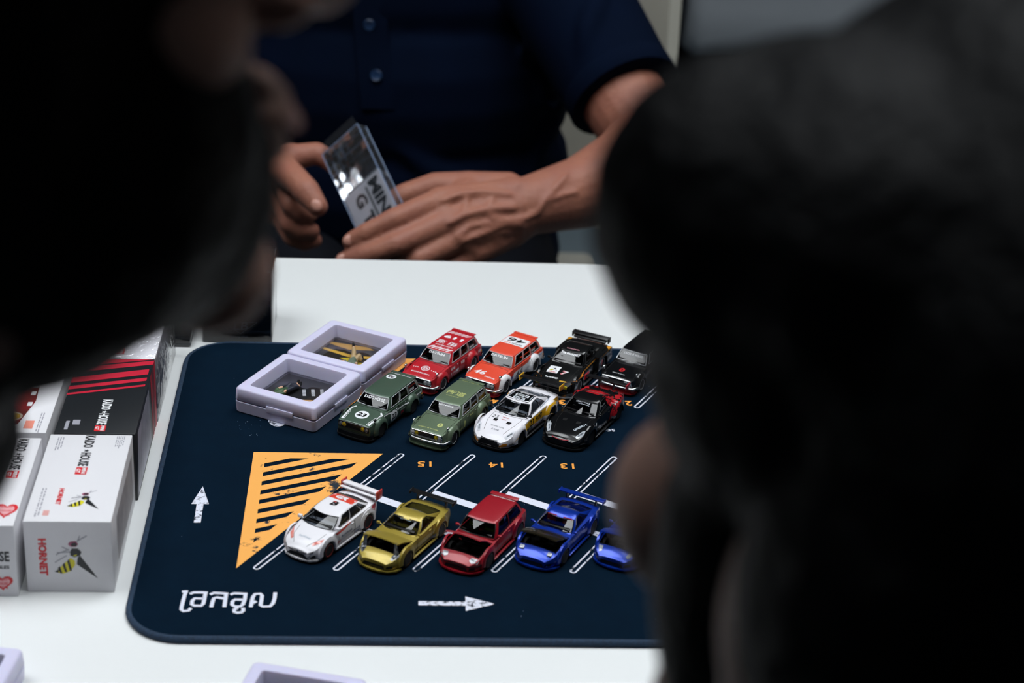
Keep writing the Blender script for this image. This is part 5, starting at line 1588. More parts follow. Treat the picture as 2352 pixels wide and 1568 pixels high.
def coupe(label, contact, heading, pnt, hood, **o):
    sp = dict(wb=38.5, fo=14., ro=14., track=13.9, tw=4.5, rad=4.9, arch=5.6, flare=.8, paint=pnt, rim=o.get('rim', m_steel), spokes=o.get('spokes', 6), trim=m_blackp, hood=hood, hoodpaint=o.get('hoodpaint', pnt), bright=o.get('bright'),
              seatmat=o.get('seat'),
              top=[(-33.3, 11.6), (-30, 13.0), (-22, 13.6), (8, 12.8), (16, 12.4), (24, 11.2), (30, 9.2), (33.3, 6.8)],
              sh=[(-33.3, 10.6), (-30, 12.0), (-20, 12.4), (8, 11.4), (18, 11.2), (24, 10.2), (30, 8.2), (33.3, 6.0)],
              plan=[(-33.3, 11.4), (-31, 12.8), (-19, 14.2), (-6, 13.4), (8, 13.4), (19, 14.0), (26, 13.4), (30.6, 11.4), (32.4, 9.4), (33.3, 7.6)],
              low=[(-33.3, 4.6), (-29, 2.8), (29, 2.4), (33.3, 2.8)],
              gh=o.get('gh') or dict(x=(8.6, -26.6, -2.4, -12.0), yb=(11.8, 10.4), yr=(8.6, 8.0), zb=(12.0, 13.0), zr=17.4, sag=.9, crown=.5, bow=(2.6, 1.4), ap=1.6, bulge=.6, win=((.06, .50), (.54, .76)), vs=(.1, .9)))
    if sp['seatmat'] is None: sp['seatmat'] = m_cabin
    c = Car(label, contact, heading, sp, shift=o.get('shift'))
    for sy, side_ in ((1, 'left'), (-1, 'right')):
        c.part('side_skirt', MB().box((0, sy * 13.8, 2.1), (27, 1.4, 1.1), bev=.25), pnt, 40, False)
        c.patch([(0, sy * 7.4, 3.0), (0, sy * 10.8, 3.2), (0, sy * 10.8, 5.2), (0, sy * 8.4, 5.0)], 'front', BK, name='fog_recess', m=m_blackp, lift=.12)
        c.part('tail_lamp', MB().lathe([(1.6, 0), (1.6, .4), (.01, .5)], 14, lambda a, b_, z, sy=sy: (-33.2 - z, sy * 7.6 + a, 9.4 + b_)), mat('tail_lens', '#8d0f12', .15, coat=1.), 50, False)
    c.patch([(0, -6.4, 5.0), (0, 6.4, 5.0), (0, 7.2, 2.8), (0, -7.2, 2.8)], 'front', BK, name='grille', m=m_blackp, lift=.14)
    c.splitter([(26, 14.2), (30, 12.8), (33.4, 9.2), (34.8, 4), (35.1, 0)], 1.3, 2.2, o.get('lip', pnt))
    c.door(7.6, -9.2, 3.4, 11.8, m=pnt)
    c.mirror(6.2, 12.6, 13.8, o.get('mirrorm', pnt))
    return c
gold = paint('gold', '#a08c34', .4, .38, '#b5a148')
su = coupe('gold toy sports coupe with opened bonnet and black wing on tall stands', (938, 1301), -121., gold, (11.0, 27.0, 27.), rim=mat('wheel_gold', '#a58a4a', .25, .9))
for sy in (1, -1):
    su.xy([(25.4, sy * 12.6), (25.6, sy * 9.0), (29.6, sy * 8.6), (30.6, sy * 9.6), (28.6, sy * 11.8)], BK, name='headlamp', m=m_lensd, lift=.18)
    su.part('lamp_bulb', MB().ball((28.0, sy * 10.4, 9.9), (1.0, .8, .5), 10), m_lens, 60, False)
    su.small('left' if sy > 0 else 'right', (-20.6, 0, 10.6), 5.6, 1.8, BK, 2)
    su.xz([(14, 4.2), (-12, 4.2), (-12, 6.2), (12, 5.6)], '#3c3620', 'left' if sy > 0 else 'right', name='side_print')
su.patch([(0, -8.6, 15.7), (0, 8.6, 15.7), (0, 8.3, 16.9), (0, -8.3, 16.9)], 'front', '#1f6fc8', name='windscreen_band', lift=.1)
su.small('ws', (0, 4.4), 7, .8, '#a9cbe8', 5)
su.small('front', (3.6, 0, 4.4), 6, .9, '#c0462e', 8)
su.blade(-32.0, 16.6, 14.6, 4.6, .7, m_blackp, -6, ends=(5.0, 2.4), stands=9.6, zs=12.6)
# red hatch
cr = paint('deep_red', '#960e1e', .15, .4, '#a31526')
ci = coupe('deep red toy hatchback with opened bonnet and four intake trumpets', (1125, 1304), -119.2, cr, (12.0, 28.0, 41.), rim=m_blackp, spokes=5,
           seat=mat('seat_green', '#7a9a20', .6),
           gh=dict(x=(11.0, -29.6, 3.2, -25.4), yb=(12.2, 11.4), yr=(9.4, 9.0), zb=(12.4, 12.8), zr=20.0, sag=.5, crown=.5, bow=(1.8, .9), ap=1.6, bulge=.45, win=((.05, .46), (.50, .93)), vs=(.1, .9)))
for sy in (1, -1):
    ci.xy([(28.2, sy * 12.0), (28.6, sy * 7.4), (30.6, sy * 6.8), (31.4, sy * 8.8), (30.0, sy * 11.4)], WT, name='headlamp', m=m_lens, lift=.18)
ci.part('roof_spoiler', MB().box((-26.6, 0, 20.1), (3.0, 18, .7), Matrix.Rotation(math.radians(8), 3, 'Y'), bev=.2), cr, 40, False)
ci.small('top', (-24.4, 0, 0), 15, 1.5, '#e6cdd0', 12)
ci.patch([(0, -8.8, 18.0), (0, 8.8, 18.0), (0, 8.7, 19.0), (0, -8.7, 19.0)], 'front', '#c8444c', name='windscreen_band', lift=.1)
ci.part('bumper_band', MB().tube([(24, -13.9, 6.0), (30, -12.1, 6.0), (33.0, -8.2, 6.0), (33.5, 0, 6.0), (33.0, 8.2, 6.0), (30, 12.1, 6.0), (24, 13.9, 6.0)], .4, 6), m_blackp, 60, False)
ci.part('bonnet_badge', MB().lathe([(.8, 0), (.8, .25), (.01, .3)], 12, lambda a, b_, z: (26.4 + a * .4, b_ - 1.2, 18.3 + a * .9)), m_chrome, 60, False)
# blue coupes
bl = paint('royal_blue', '#0b2f9a', .45, .28, '#1240b4')
carb = mat('carbon', '#1a1712', .25, coat=.7, noise=(900, '#2a2414', .2))
c1 = coupe('royal blue toy coupe with raised black bonnet and blue rear wing', (1298, 1295), -120., bl, (10.0, 26.6, 27.), hoodpaint=carb, bright=1, rim=m_steel, seat=mat('seat_red', '#a01a22', .6))
for sy in (1, -1):
    c1.part('headlamp', MB().box((28.8, sy * 8.8, 9.4), (2.6, 2.8, 1.2), Matrix.Rotation(math.radians(22), 3, 'Y'), bev=.3), m_lens, 40, False)
    c1.part('fog_lamp', MB().box((32.2, sy * 7.6, 3.6), (1.4, 3.2, 1.0), bev=.3), bl, 40, False)
c1.blade(-32.0, 15.8, 14.4, 4.4, .9, bl, -6, ends=(4.6, 2.2), stands=9.4, zs=12.6, standm=m_blackp)
c2 = coupe('royal blue toy coupe with opened blue bonnet at the right, cut off by the head', (1298, 1295), -120.6, bl, (10.0, 26.6, 28.), bright=1, shift=gp(1479, 1299, MH) - gp(1298, 1297, MH))
for sy in (1, -1):
    c2.xy([(27.0, sy * 11.0), (27.2, sy * 8.0), (30.4, sy * 7.4), (31.0, sy * 9.0)], WT, name='headlamp', m=m_lens, lift=.18)
c2.patch([(0, -8.6, 15.7), (0, 8.6, 15.7), (0, 8.3, 16.9), (0, -8.3, 16.9)], 'front', '#b9bcc6', name='windscreen_band', lift=.1)
c2.blade(-32.0, 15.8, 14.4, 4.4, .9, bl, -6, ends=(4.6, 2.2), stands=9.4, zs=12.6, standm=m_blackp)

# ------------------------------------------------------------------ people
m_skin = mat('skin_tan', '#a06a56', .5, spec=.3, noise=(38, '#935e50', .3), bump=(260, .5, .0016), sss=.12)
m_skin2 = mat('skin_muted', '#96766a', .55, spec=.3, noise=(38, '#8b6b60', .3), bump=(420, .2, .001), sss=.1)  # greyer, less red skin tone of the two onlookers
m_nail = mat('finger_nail', '#c08c7c', .3, spec=.5, noise=(200, '#b98474', .3))
m_hair = mat('black_hair', '#030405', .55, spec=.08, noise=(220, '#050608', .3), bump=(160, .7, .004))
m_navy = mat('navy_pique', '#040e22', .9, spec=.05, noise=(14, '#030b1b', .3), bump=(1400, .25, .0008))
m_cloth = mat('dark_cotton', '#090a0c', .9, spec=.1, noise=(30, '#0c0d10', .3), bump=(500, .3, .001))
m_trouser = mat('dark_trousers', '#0b0d13', .9, spec=.1, noise=(30, '#0e1017', .3), bump=(500, .3, .001))
m_shoe = mat('dark_shoe', '#111214', .5, noise=(60, '#16171a', .3))
m_eye = mat('eye_white', '#cfcac4', .2, noise=(300, '#c8c2bc', .2))
m_iris = mat('eye_iris', '#1a0f0a', .15)

def head_basis(face, tilt_roll=0.):
    """rotation whose +Y is the facing direction and whose +Z is up"""
    f = Vector(face).normalized()
    r = f.cross(Vector((0, 0, 1))).normalized()
    u = r.cross(f)
    R = Matrix((r, f, u)).transposed()
    return R @ Matrix.Rotation(tilt_roll, 3, 'Y')
def head_solids(mb, o, R, k=1.):
    P_ = lambda *p: o + R @ (Vector(p) * k)
    def e(c, r): mb.ball(P_(*c), [x * k for x in r], 18, R)
    e((0, -.012, .032), (.074, .094, .084))
    e((0, .030, -.030), (.062, .066, .075))
    e((0, .045, -.075), (.048, .050, .048))
    e((0, .082, -.104), (.021, .018, .017))
    for s in (-1, 1):
        e((s * .040, .062, -.030), (.026, .028, .026))
        e((s * .050, .015, -.075), (.022, .045, .030))
        mb.cone(P_(s * .010, .094, .022), .011 * k, P_(s * .045, .078, .020), .011 * k, 10)
        e((s * .011, .102, -.034), (.008, .009, .007))
        e((s * .077, -.006, -.012), (.009, .020, .032))
        e((s * .081, -.014, -.002), (.007, .017, .022))
        e((s * .078, .000, -.040), (.007, .010, .010))
    mb.cone(P_(0, .094, .012), .008 * k, P_(0, .114, -.030), .0115 * k, 10)
    e((0, .096, -.060), (.022, .010, .006))
    e((0, .095, -.070), (.020, .010, .007))
def head_extras(t, o, R, k=1.):
    P_ = lambda *p: o + R @ (Vector(p) * k)
    for s in (-1, 1):
        ey = MB().ball(P_(s * .031, .079, .001), .0115 * k, 14).build('eye', m_eye, t, 180)
        MB().ball(P_(s * .031, .0868, .001), .0055 * k, 10).build('iris', m_iris, ey, 180)
        MB().chain([(P_(s * .016, .1005, .020), .0028 * k), (P_(s * .032, .0965, .026), .003 * k), (P_(s * .048, .086, .021), .0022 * k)], 8).build('eyebrow', m_hair, t, 180)
    MB().ball(P_(0, .1035, -.0645), (.017 * k, .004 * k, .0016 * k), 12, R).build('mouth_line', mat('lip_line', '#5a2f28', .6), t, 180)

# ---- the seated man in the navy polo shirt
man = empty('person', (0, 2.0, 0), 0, 'man in navy polo shirt seated behind the table, holding a clear box', 'person')
MO = Vector((0, 2.0, 0))
def place(o): o.matrix_parent_inverse = man.matrix_world.inverted(); return o
D = dp
Z = lambda zx, zy, dep: dp(580 + zx / 3.095, 280 + zy / 3.095, dep)
arm_l = [(D(1176, -235, 2.0), .052), (D(1310, 40, 1.935), .046), (D(1490, 318, 1.855), .040)]
fore_l = [(D(1496, 326, 1.853), .039), (D(1450, 385, 1.82), .0405), (D(1340, 441, 1.785), .0335), (D(1215, 472, 1.752), .0265)]
def hand_left(mb):
    wr = D(1215, 472, 1.752)
    mcp = [D(1010, 463, 1.716), D(1024, 512, 1.708), D(1052, 548, 1.712), D(1088, 577, 1.724)]
    cmc = [D(1180, 452, 1.744), D(1180, 480, 1.738), D(1178, 505, 1.738), D(1172, 525, 1.744)]
    for a, b_ in zip(cmc, mcp):
        mb.cone(a, .0175, b_, .0135, 14)
    for i in range(3):
        mb.cone(mcp[i], .0125, mcp[i + 1], .0125, 12)
        mb.cone(cmc[i].lerp(mcp[i], .5), .0155, cmc[i + 1].lerp(mcp[i + 1], .5), .0155, 12)
        mb.cone(wr, .0255, cmc[i], .0185, 12)
    mb.cone(wr, .0255, cmc[3], .0185, 12)
    F_ = [[(mcp[0], .0125), (D(903, 505, 1.690), .0102), (D(868, 522, 1.689), .0090), (D(843, 535, 1.690), .0093), (D(806, 554, 1.694), .0078)],
          [(mcp[1], .0128), (D(908, 562, 1.684), .0104), (D(868, 577, 1.685), .0092), (D(838, 586, 1.689), .0095), (D(790, 598, 1.697), .0078)],
          [(mcp[2], .0122), (D(962, 594, 1.694), .0100), (D(925, 612, 1.700), .0090), (D(900, 622, 1.706), .0090), (D(852, 634, 1.716), .0075)],
          [(mcp[3], .0112), (D(1030, 622, 1.714), .0090), (D(985, 648, 1.716), .0080), (D(945, 662, 1.722), .0066)]]
    for f in F_: mb.chain(f, 14)
    th = [(D(1165, 440, 1.762), .018), (D(1075, 432, 1.758), .0155), (D(1000, 428, 1.756), .0128), (D(928, 450, 1.752), .0112), (D(866, 482, 1.748), .0090)]
    mb.chain(th, 14)
    mb.cone(D(1075, 440, 1.748), .013, D(1020, 470, 1.722), .0115, 12)
def hand_right(mb):
    wr = D(545, 415, 1.815)
    mcp = [D(668, 362, 1.765), D(650, 410, 1.768), D(640, 450, 1.776), D(640, 488, 1.788)]
    for m_ in mcp: mb.cone(wr, .025, m_, .0135, 14)
    for i in range(3):
        mb.cone(mcp[i], .013, mcp[i + 1], .013, 12)
        mb.cone(wr.lerp(mcp[i], .6), .017, wr.lerp(mcp[i + 1], .6), .017, 12)
    mb.chain([(mcp[0], .0122), (D(728, 352, 1.772), .0102), (D(757, 368, 1.770), .0094), (D(782, 394, 1.765), .0080)], 14)
    mb.chain([(mcp[1], .0118), (D(668, 468, 1.742), .0100), (D(688, 486, 1.744), .0092), (D(712, 492, 1.752), .0078)], 14)
    mb.chain([(mcp[2], .0115), (D(664, 512, 1.752), .0098), (D(690, 528, 1.754), .0090), (D(716, 530, 1.760), .0076)], 14)
    mb.chain([(mcp[3], .0106), (D(672, 545, 1.766), .0088), (D(700, 556, 1.768), .0080), (D(724, 552, 1.772), .0068)], 14)
    mb.chain([(D(580, 385, 1.790), .0185), (D(648, 388, 1.745), .0145), (D(682, 415, 1.722), .0120), (D(704, 440, 1.712), .0122), (D(730, 474, 1.706), .0092)], 14)
    mb.cone(D(640, 380, 1.752), .013, D(665, 365, 1.765), .012, 12)
hd_o = Vector((-.01, 1.965, 1.19))
hd_R = head_basis((.05, -1, -.42))
def man_solids(veins=()):
    b = MB()
    b.chain(arm_l, 20)
    b.chain(fore_l, 20)
    hand_left(b)
    hand_right(b)
    sr = Vector((-.195, 2.03, .905))
    er = Vector((-.335, 1.925, .655))
    b.chain([(sr, .052), (sr.lerp(er, .5), .046), (er, .040)], 20)
    wr = D(545, 415, 1.815)
    b.chain([(er, .039), (er.lerp(wr, .3), .041), (er.lerp(wr, .65), .034), (wr, .0265)], 20)
    b.ball((0, 2.02, .56), (.15, .10, .14), 20)
    b.ball((0, 2.02, .76), (.16, .10, .18), 20)
    b.cone(sr, .052, D(1176, -235, 2.0), .052, 16)
    b.chain([((0, 2.03, .93), .065), (hd_o + hd_R @ Vector((0, -.03, -.06)), .055)], 18)
    head_solids(b, hd_o, hd_R)
    for path, r in veins: b.chain([(p, r) for p in path], 8)
    return b
tmp = man_solids().blob('body', m_skin, None, .0032, 3)
bvt = BVHTree.FromPolygons([v.co.copy() for v in tmp.data.vertices], [tuple(p.vertices) for p in tmp.data.polygons])
bpy.data.objects.remove(tmp)
def on_skin(zp, sink):
    out = []
    for zx, zy in zp:
        v = (dp(580 + zx / 3.095, 280 + zy / 3.095, 1.) - CAM).normalized()
        h = bvt.ray_cast(CAM, v)
        if h[0] is not None and h[3] > 1.2: out.append(h[0] + v * sink)
    return out
lines = [([(2230, 380), (2150, 470), (2070, 560), (2030, 640), (1930, 690), (1800, 700), (1700, 680), (1655, 625), (1700, 560)], .0029),
         ([(1900, 730), (1780, 720), (1650, 725), (1540, 745), (1450, 820)], .0029), ([(1525, 530), (1515, 600), (1490, 655)], .0025),
         ([(1830, 520), (1650, 500), (1480, 510), (1350, 560)], .0036), ([(1850, 610), (1680, 620), (1500, 660), (1400, 715)], .0036),
         ([(1850, 700), (1700, 770), (1560, 820), (1480, 850)], .0028), ([(2300, 500), (2200, 520), (2100, 560)], .0025)]
veins = []
for zp, r in lines:
    dense = []
    for a, c in zip(zp[:-1], zp[1:]):
        dense += [(a[0] + (c[0] - a[0]) * k / 3, a[1] + (c[1] - a[1]) * k / 3) for k in range(3)]
    dense.append(zp[-1])
    p = on_skin(dense, r * .1)
    if len(p) > 1: veins.append((p, r))
place(man_solids(veins).blob('body', m_skin, man, .0020, 4))
for px, py, dep, d in ((802, 551, 1.6875, (-.9, .35)), (727, 472, 1.698, (.55, .83)), (782, 392, 1.7575, (.6, .8)), (786, 595, 1.690, (-.95, .25))):
    c = D(px, py, dep)
    ax = (RGT * d[0] + DWN * d[1]).normalized()
    nrm = -FWD
    sd = ax.cross(nrm).normalized()
    R = Matrix((ax, sd, nrm)).transposed()
    place(MB().ball(c, (.0058, .0047, .0016), 12, R).build('finger_nail', m_nail, man, 180))
head_tmp = empty('tmp')
head_extras(man, hd_o, hd_R)
for ch in list(man.children):
    if ch.name.split('.')[0] in ('eye', 'eyebrow', 'mouth_line'): place(ch)
bpy.data.objects.remove(head_tmp)
b = MB()
P_ = lambda *p: hd_o + hd_R @ Vector(p)
b.ball(P_(0, -.022, .042), (.081, .094, .084), 20, hd_R)
b.ball(P_(0, -.07, -.01), (.066, .04, .055), 16, hd_R)
b.ball(P_(0, .05, .085), (.06, .04, .028), 16, hd_R)
place(b.blob('hair', m_hair, man, .004, 3))
# polo shirt
b = MB()
b.ball((0, 2.005, .50), (.185, .140, .11), 24)
b.ball((.002, 1.985, .60), (.187, .142, .13), 24)
b.ball((.002, 1.985, .70), (.186, .138, .14), 24)
b.ball((0, 2.0, .80), (.190, .130, .13), 24)
b.ball((0, 2.02, .88), (.185, .115, .085), 24)
sl0, sl1 = D(1176, -235, 2.0), D(1490, 318, 1.855)
sr, er = Vector((-.195, 2.03, .905)), Vector((-.335, 1.925, .655))
b.cone(sl0, .066, sr, .066, 18)
b.cone(Vector((0, 2.03, .93)), .075, Vector((0, 2.03, .95)), .068, 18)
for a, c, kk in ((sl0, sl1, .84), (sr, er, .80)):
    b.ball(a, .068, 18)
    h_ = a.lerp(c, kk)
    b.tube([a, a.lerp(c, kk * .5), h_], [.068, .060, .055], 24)
    b.cone(a + Vector((0, 0, -.02)), .06, Vector((a.x * .75, a.y - .01, a.z - .11)), .055, 14)
# soft folds across the belly and from the armpits
fold = [[(1330, 420, 1.9), (1200, 520, 1.88), (1050, 560, 1.86)], [(1320, 330, 1.9), (1180, 430, 1.87), (1060, 500, 1.86), (960, 520, 1.85)], [(1300, 230, 1.9), (1240, 330, 1.88), (1200, 440, 1.87)],
        [(1200, 80, 1.9), (1250, 180, 1.89), (1230, 300, 1.88)], [(900, 330, 1.87), (1000, 400, 1.86), (1130, 420, 1.86)], [(1400, -60, 1.93), (1350, 60, 1.92), (1330, 160, 1.91)]]
tmp = MB()
tmp.v, tmp.f = list(b.v), list(b.f)
to = tmp.blob('shirt', m_navy, None, .006, 10)
bvs = BVHTree.FromPolygons([v.co.copy() for v in to.data.vertices], [tuple(p.vertices) for p in to.data.polygons])
bpy.data.objects.remove(to)
def on_shirt(px, py, lift):
    v = (dp(px, py, 1.) - CAM).normalized()
    h = bvs.ray_cast(CAM, v)
    return (h[0] + h[1] * lift, h[1]) if h[0] is not None and h[3] > 1.4 else (None, None)
for f in fold:
    pts = []
    for (x0, y0, _), (x1, y1, _) in zip(f[:-1], f[1:]):
        for k in range(4):
            p, n_ = on_shirt(x0 + (x1 - x0) * k / 4, y0 + (y1 - y0) * k / 4, -.003)
            if p is not None: pts.append(p)
    L = len(pts)
    if L > 2: b.chain([(p, .010 * math.sin(math.pi * (i + .5) / L) + .003) for i, p in enumerate(pts)], 10)
place(b.blob('polo_shirt', m_navy, man, .0042, 6))
# placket with buttons, collar, sleeve hems
pl_pts = [on_shirt(x, y, .0012) for x, y in ((846, -120), (848, -30), (852, 60), (860, 150), (866, 215), (870, 250))]
pl_pts = [(p, n_) for p, n_ in pl_pts if p is not None]
if len(pl_pts) > 2:
    q = MB()
    for p, n_ in pl_pts:
        q.v += [tuple(p + Vector((-.017, 0, 0)) - n_ * .001), tuple(p + Vector((-.0165, 0, 0)) + n_ * .0012), tuple(p + Vector((.0165, 0, 0)) + n_ * .0012), tuple(p + Vector((.017, 0, 0)) - n_ * .001)]
    for i in range(len(pl_pts) - 1):
        for j in range(3): q.f.append((i * 4 + j, i * 4 + j + 1, i * 4 + j + 5, i * 4 + j + 4))
    q.f += [(0, 1, 2, 3), tuple(len(q.v) - 4 + k for k in (3, 2, 1, 0))]
    place(q.build('placket', m_navy, man, 60))
for x, y in ((849, 55), (865, 174), (845, -70)):
    p, n_ = on_shirt(x, y, .0030)
    if p is not None:
        R = n_.to_track_quat('Z', 'Y').to_matrix()
        place(MB().lathe([(.0055, 0), (.0058, .0008), (.0050, .0016), (.0040, .0011), (.0008, .0011)], 16, lambda a, c, z: tuple(p + R @ Vector((a, c, z)))).build('button', mat('button_navy', '#122a4a', .4, spec=.4, noise=(300, '#163152', .3)), man, 50))
for sx in (-1, 1):
    place(MB().tube([(sx * .012, 1.905, .925), (sx * .045, 1.90, .945), (sx * .075, 1.95, .985), (sx * .075, 2.03, 1.0), (0, 2.10, 1.0)], [.010, .022, .02, .02, .02], 10, False, .6).build('collar', m_navy, man, 60))
for a, c in ((sl0, sl1), (sr, er)):
    d = (c - a).normalized()
    R = d.to_track_quat('Z', 'Y').to_matrix()
    h_ = a.lerp(c, .835 if a is sl0 else .795)
    place(MB().lathe([(.0545, -.020), (.0558, -.018), (.0562, -.002), (.0552, .0005), (.0515, .0002), (.0505, -.018)], 36, lambda x, y, z: tuple(h_ + R @ Vector((x, y, z))), cap=False).build('sleeve_hem', m_navy, man, 60))
# trousers and shoes under the table
b = MB()
b.ball((0, 2.03, .49), (.18, .13, .09), 20)
for sx in (-1, 1):
    b.chain([((sx * .09, 2.0, .50), .085), ((sx * .13, 1.58, .505), .062), ((sx * .135, 1.50, .49), .060), ((sx * .14, 1.53, .12), .045)], 18)
place(b.blob('trousers', m_trouser, man, .007, 5))
for sx in (-1, 1):
    q = MB()
    q.ball((sx * .14, 1.47, .045), (.045, .12, .044), 16)
    q.box((sx * .14, 1.47, .012), (.08, .23, .024), bev=.008)
    place(q.build('shoe', m_shoe, man, 60))

# ---- clear box in his hands (same format as the others), with a printed card in its lower half
l_ = (RGT * .44 + DWN * .90 - FWD * .46).normalized()
w_ = (RGT * .785 - DWN * .62 - FWD * .46)
w_ = (w_ - l_ * w_.dot(l_)).normalized()
n_ = w_.cross(l_)
if n_.dot(FWD) > 0: n_ = -n_
cb = empty('clear_box', (0, 0, 0), 0, 'clear plastic model car box with white printed card, held by the man in navy', 'box')
o_ = D(740, 356, 1.752)
BWc, BLc, BTc = .046, .106, .012
cb.location = o_
def CB(a, b_, c=0.): return w_ * a + l_ * b_ + n_ * c       # width, length, towards the viewer
def cbox(mb, a0, a1, b0, b1, c0, c1):
    vs = [CB(a, b_, c) for a in (a0, a1) for b_ in (b0, b1) for c in (c0, c1)]
    return mb.add(vs, [(0, 1, 3, 2), (4, 6, 7, 5), (0, 4, 5, 1), (2, 3, 7, 6), (0, 2, 6, 4), (1, 5, 7, 3)])
m_clear = film('clear_acetate', (.90, .92, .95), .01, .03, bump=(22, .15, .004), haze=.015)
cbox(MB(), 0, BWc, 0, BLc, -BTc, 0).build('clear_shell', m_clear, cb)
q = MB()
for a in (0, BWc):
    for c in (-BTc, 0):
        q.tube([CB(a, 0, c), CB(a, BLc, c)], .0004, 5)
for b_ in (0, BLc):
    for c in (-BTc, 0): q.tube([CB(0, b_, c), CB(BWc, b_, c)], .0004, 5)
q.build('folded_edge', mat('acetate_edge', '#8fa3c4', .2, spec=.6, noise=(200, '#7d92b4', .3)), cb)
q = MB().add([CB(0, 0, 0), CB(BWc, 0, 0), CB(BWc * .9, -.014, -.006), CB(BWc * .1, -.014, -.006)], [(0, 1, 2, 3)])
q.build('open_flap', m_clear, cb)
cbox(MB(), .001, BWc - .001, .050, BLc - .002, -.0022, -.0010).build('printed_card', mat('card_white_print', '#f2f0f6', .5, noise=(40, '#eceaf0', .3)), cb)
cbox(MB(), .004, BWc - .004, .046, .052, -.010, -.004).build('car_cradle', mat('cradle_plastic', '#6f747c', .3, noise=(200, '#9aa0a8', .25)), cb)
m_cardink = mat('card_ink', '#2a333c', .5)
def cword(body, a, b_, w, h, sh=0.):
    q = MB()
    letters(q, body, CB(a, b_, -.0008), l_, w_, w, h, .04, sh, n=n_)
    return q.build('lettering', m_cardink, cb, fix=False)
cword('MINI', .0350, .074, .042, .0115)
cword('G', .0165, .064, .0130, .0125)
cword('T', .0165, .083, .011, .0125)
cbox(MB(), .0252, .0268, .056, .098, -.0009, -.0006).build('card_line', m_cardink, cb)

# ---- two onlookers in front, close to the camera
def onlooker(label, head_o, face, roll, hair_fn, body_pts, skin=m_skin2):
    t = empty('person', (body_pts[-1][0].x, body_pts[-1][0].y, 0), 0, label, 'person')
    bpy.context.view_layer.update()
    inv = t.matrix_world.inverted()
    def put(o): o.matrix_parent_inverse = inv; return o
    R = head_basis(face, roll)
    b = MB()
    head_solids(b, head_o, R)
    nk = head_o + R @ Vector((0, -.03, -.07))
    b.cone(nk, .052, body_pts[0][0], .058, 16)
    b.chain([(p, r * .8) for p, r in body_pts], 16)
    # arms and five-fingered hands hanging at the sides, under the sleeves
    nb_, tor_ = body_pts[0][0], body_pts[1][0]
    fh_ = Vector((face[0], face[1], 0)).normalized()
    rt_ = fh_.cross(Vector((0, 0, 1)))
    for s in (-1, 1):
        sh = nb_ + rt_ * (.17 * s) + (tor_ - nb_) * .18
        el = sh + Vector((0, 0, -.25)) + rt_ * (.04 * s) - fh_ * .06
        hd = el + Vector((0, 0, -.20)) + fh_ * .10
        b.chain([(nb_ + (tor_ - nb_) * .2, .05), (sh, .045), (el, .036), (hd, .026)], 14)
        d = (hd - el).normalized()
        f2 = (fh_ - d * fh_.dot(d)).normalized()
        for k in range(4):
            r0 = hd + d * .075 + f2 * (.027 - .018 * k)
            b.cone(hd + d * .01 + f2 * (.014 - .009 * k), .016, r0, .012, 10)
            ln = (.072, .080, .074, .058)[k]
            c1 = r0 + d * ln * .5 - rt_ * s * .006
            b.chain([(r0, .0105), (c1, .009), (c1 + d * ln * .45 - rt_ * s * .016, .0075)], 10)
        th = hd + d * .03 + f2 * .028
        b.chain([(hd + d * .01 + f2 * .012, .015), (th, .012), (th + d * .032 + f2 * .014, .0105), (th + d * .058 + f2 * .012 - rt_ * s * .008, .0085)], 10)
    put(b.blob('body', skin, t, .0032, 4))
    head_extras(t, head_o, R)
    for ch in list(t.children):
        if ch.name.split('.')[0] in ('eye', 'eyebrow', 'mouth_line'): put(ch)
    b = MB()
    hair_fn(b, lambda *p: head_o + R @ Vector(p), R)
    put(b.blob('hair', m_hair, t, .0035, 3))
    # clothes: torso, arms, legs
    nb, tor, hip = body_pts[0][0], body_pts[1][0], body_pts[2][0]
    fh = Vector((face[0], face[1], 0)).normalized()
    rt = fh.cross(Vector((0, 0, 1)))
    b = MB()
    b.cone(nb, .060, nb + Vector((0, 0, -.02)), .07, 16)
    b.chain([(nb + (tor - nb) * .3, .11), (tor, .135), (hip, .13)], 18)
    for s in (-1, 1):
        sh = nb + rt * (.17 * s) + (tor - nb) * .18
        el = sh + Vector((0, 0, -.25)) + rt * (.04 * s) - fh * .06
        hd = el + Vector((0, 0, -.20)) + fh * .10
        b.chain([(nb + (tor - nb) * .2, .07), (sh, .065), (el, .05), (hd, .042)], 14)
    put(b.blob('dark_shirt', m_cloth, t, .008, 5))
    b = MB()
    for s in (-1, 1):
        h0 = hip + rt * (.08 * s)
        b.chain([(h0, .095), (Vector((h0.x, h0.y, hip.z * .5)), .07), (Vector((h0.x, h0.y, .06)), .05)], 16)
    put(b.blob('trousers', m_trouser, t, .009, 5))
    for s in (-1, 1):
        h0 = hip + rt * (.08 * s) + fh * .05
        q = MB().ball((h0.x, h0.y, .045), (.05, .11, .044), 14, None)
        q.v = [(x, y, max(z, .002)) for x, y, z in q.v]
        put(q.build('shoe', m_shoe, t, 60))
    return t
RH = dp(2370, 1120, .45)
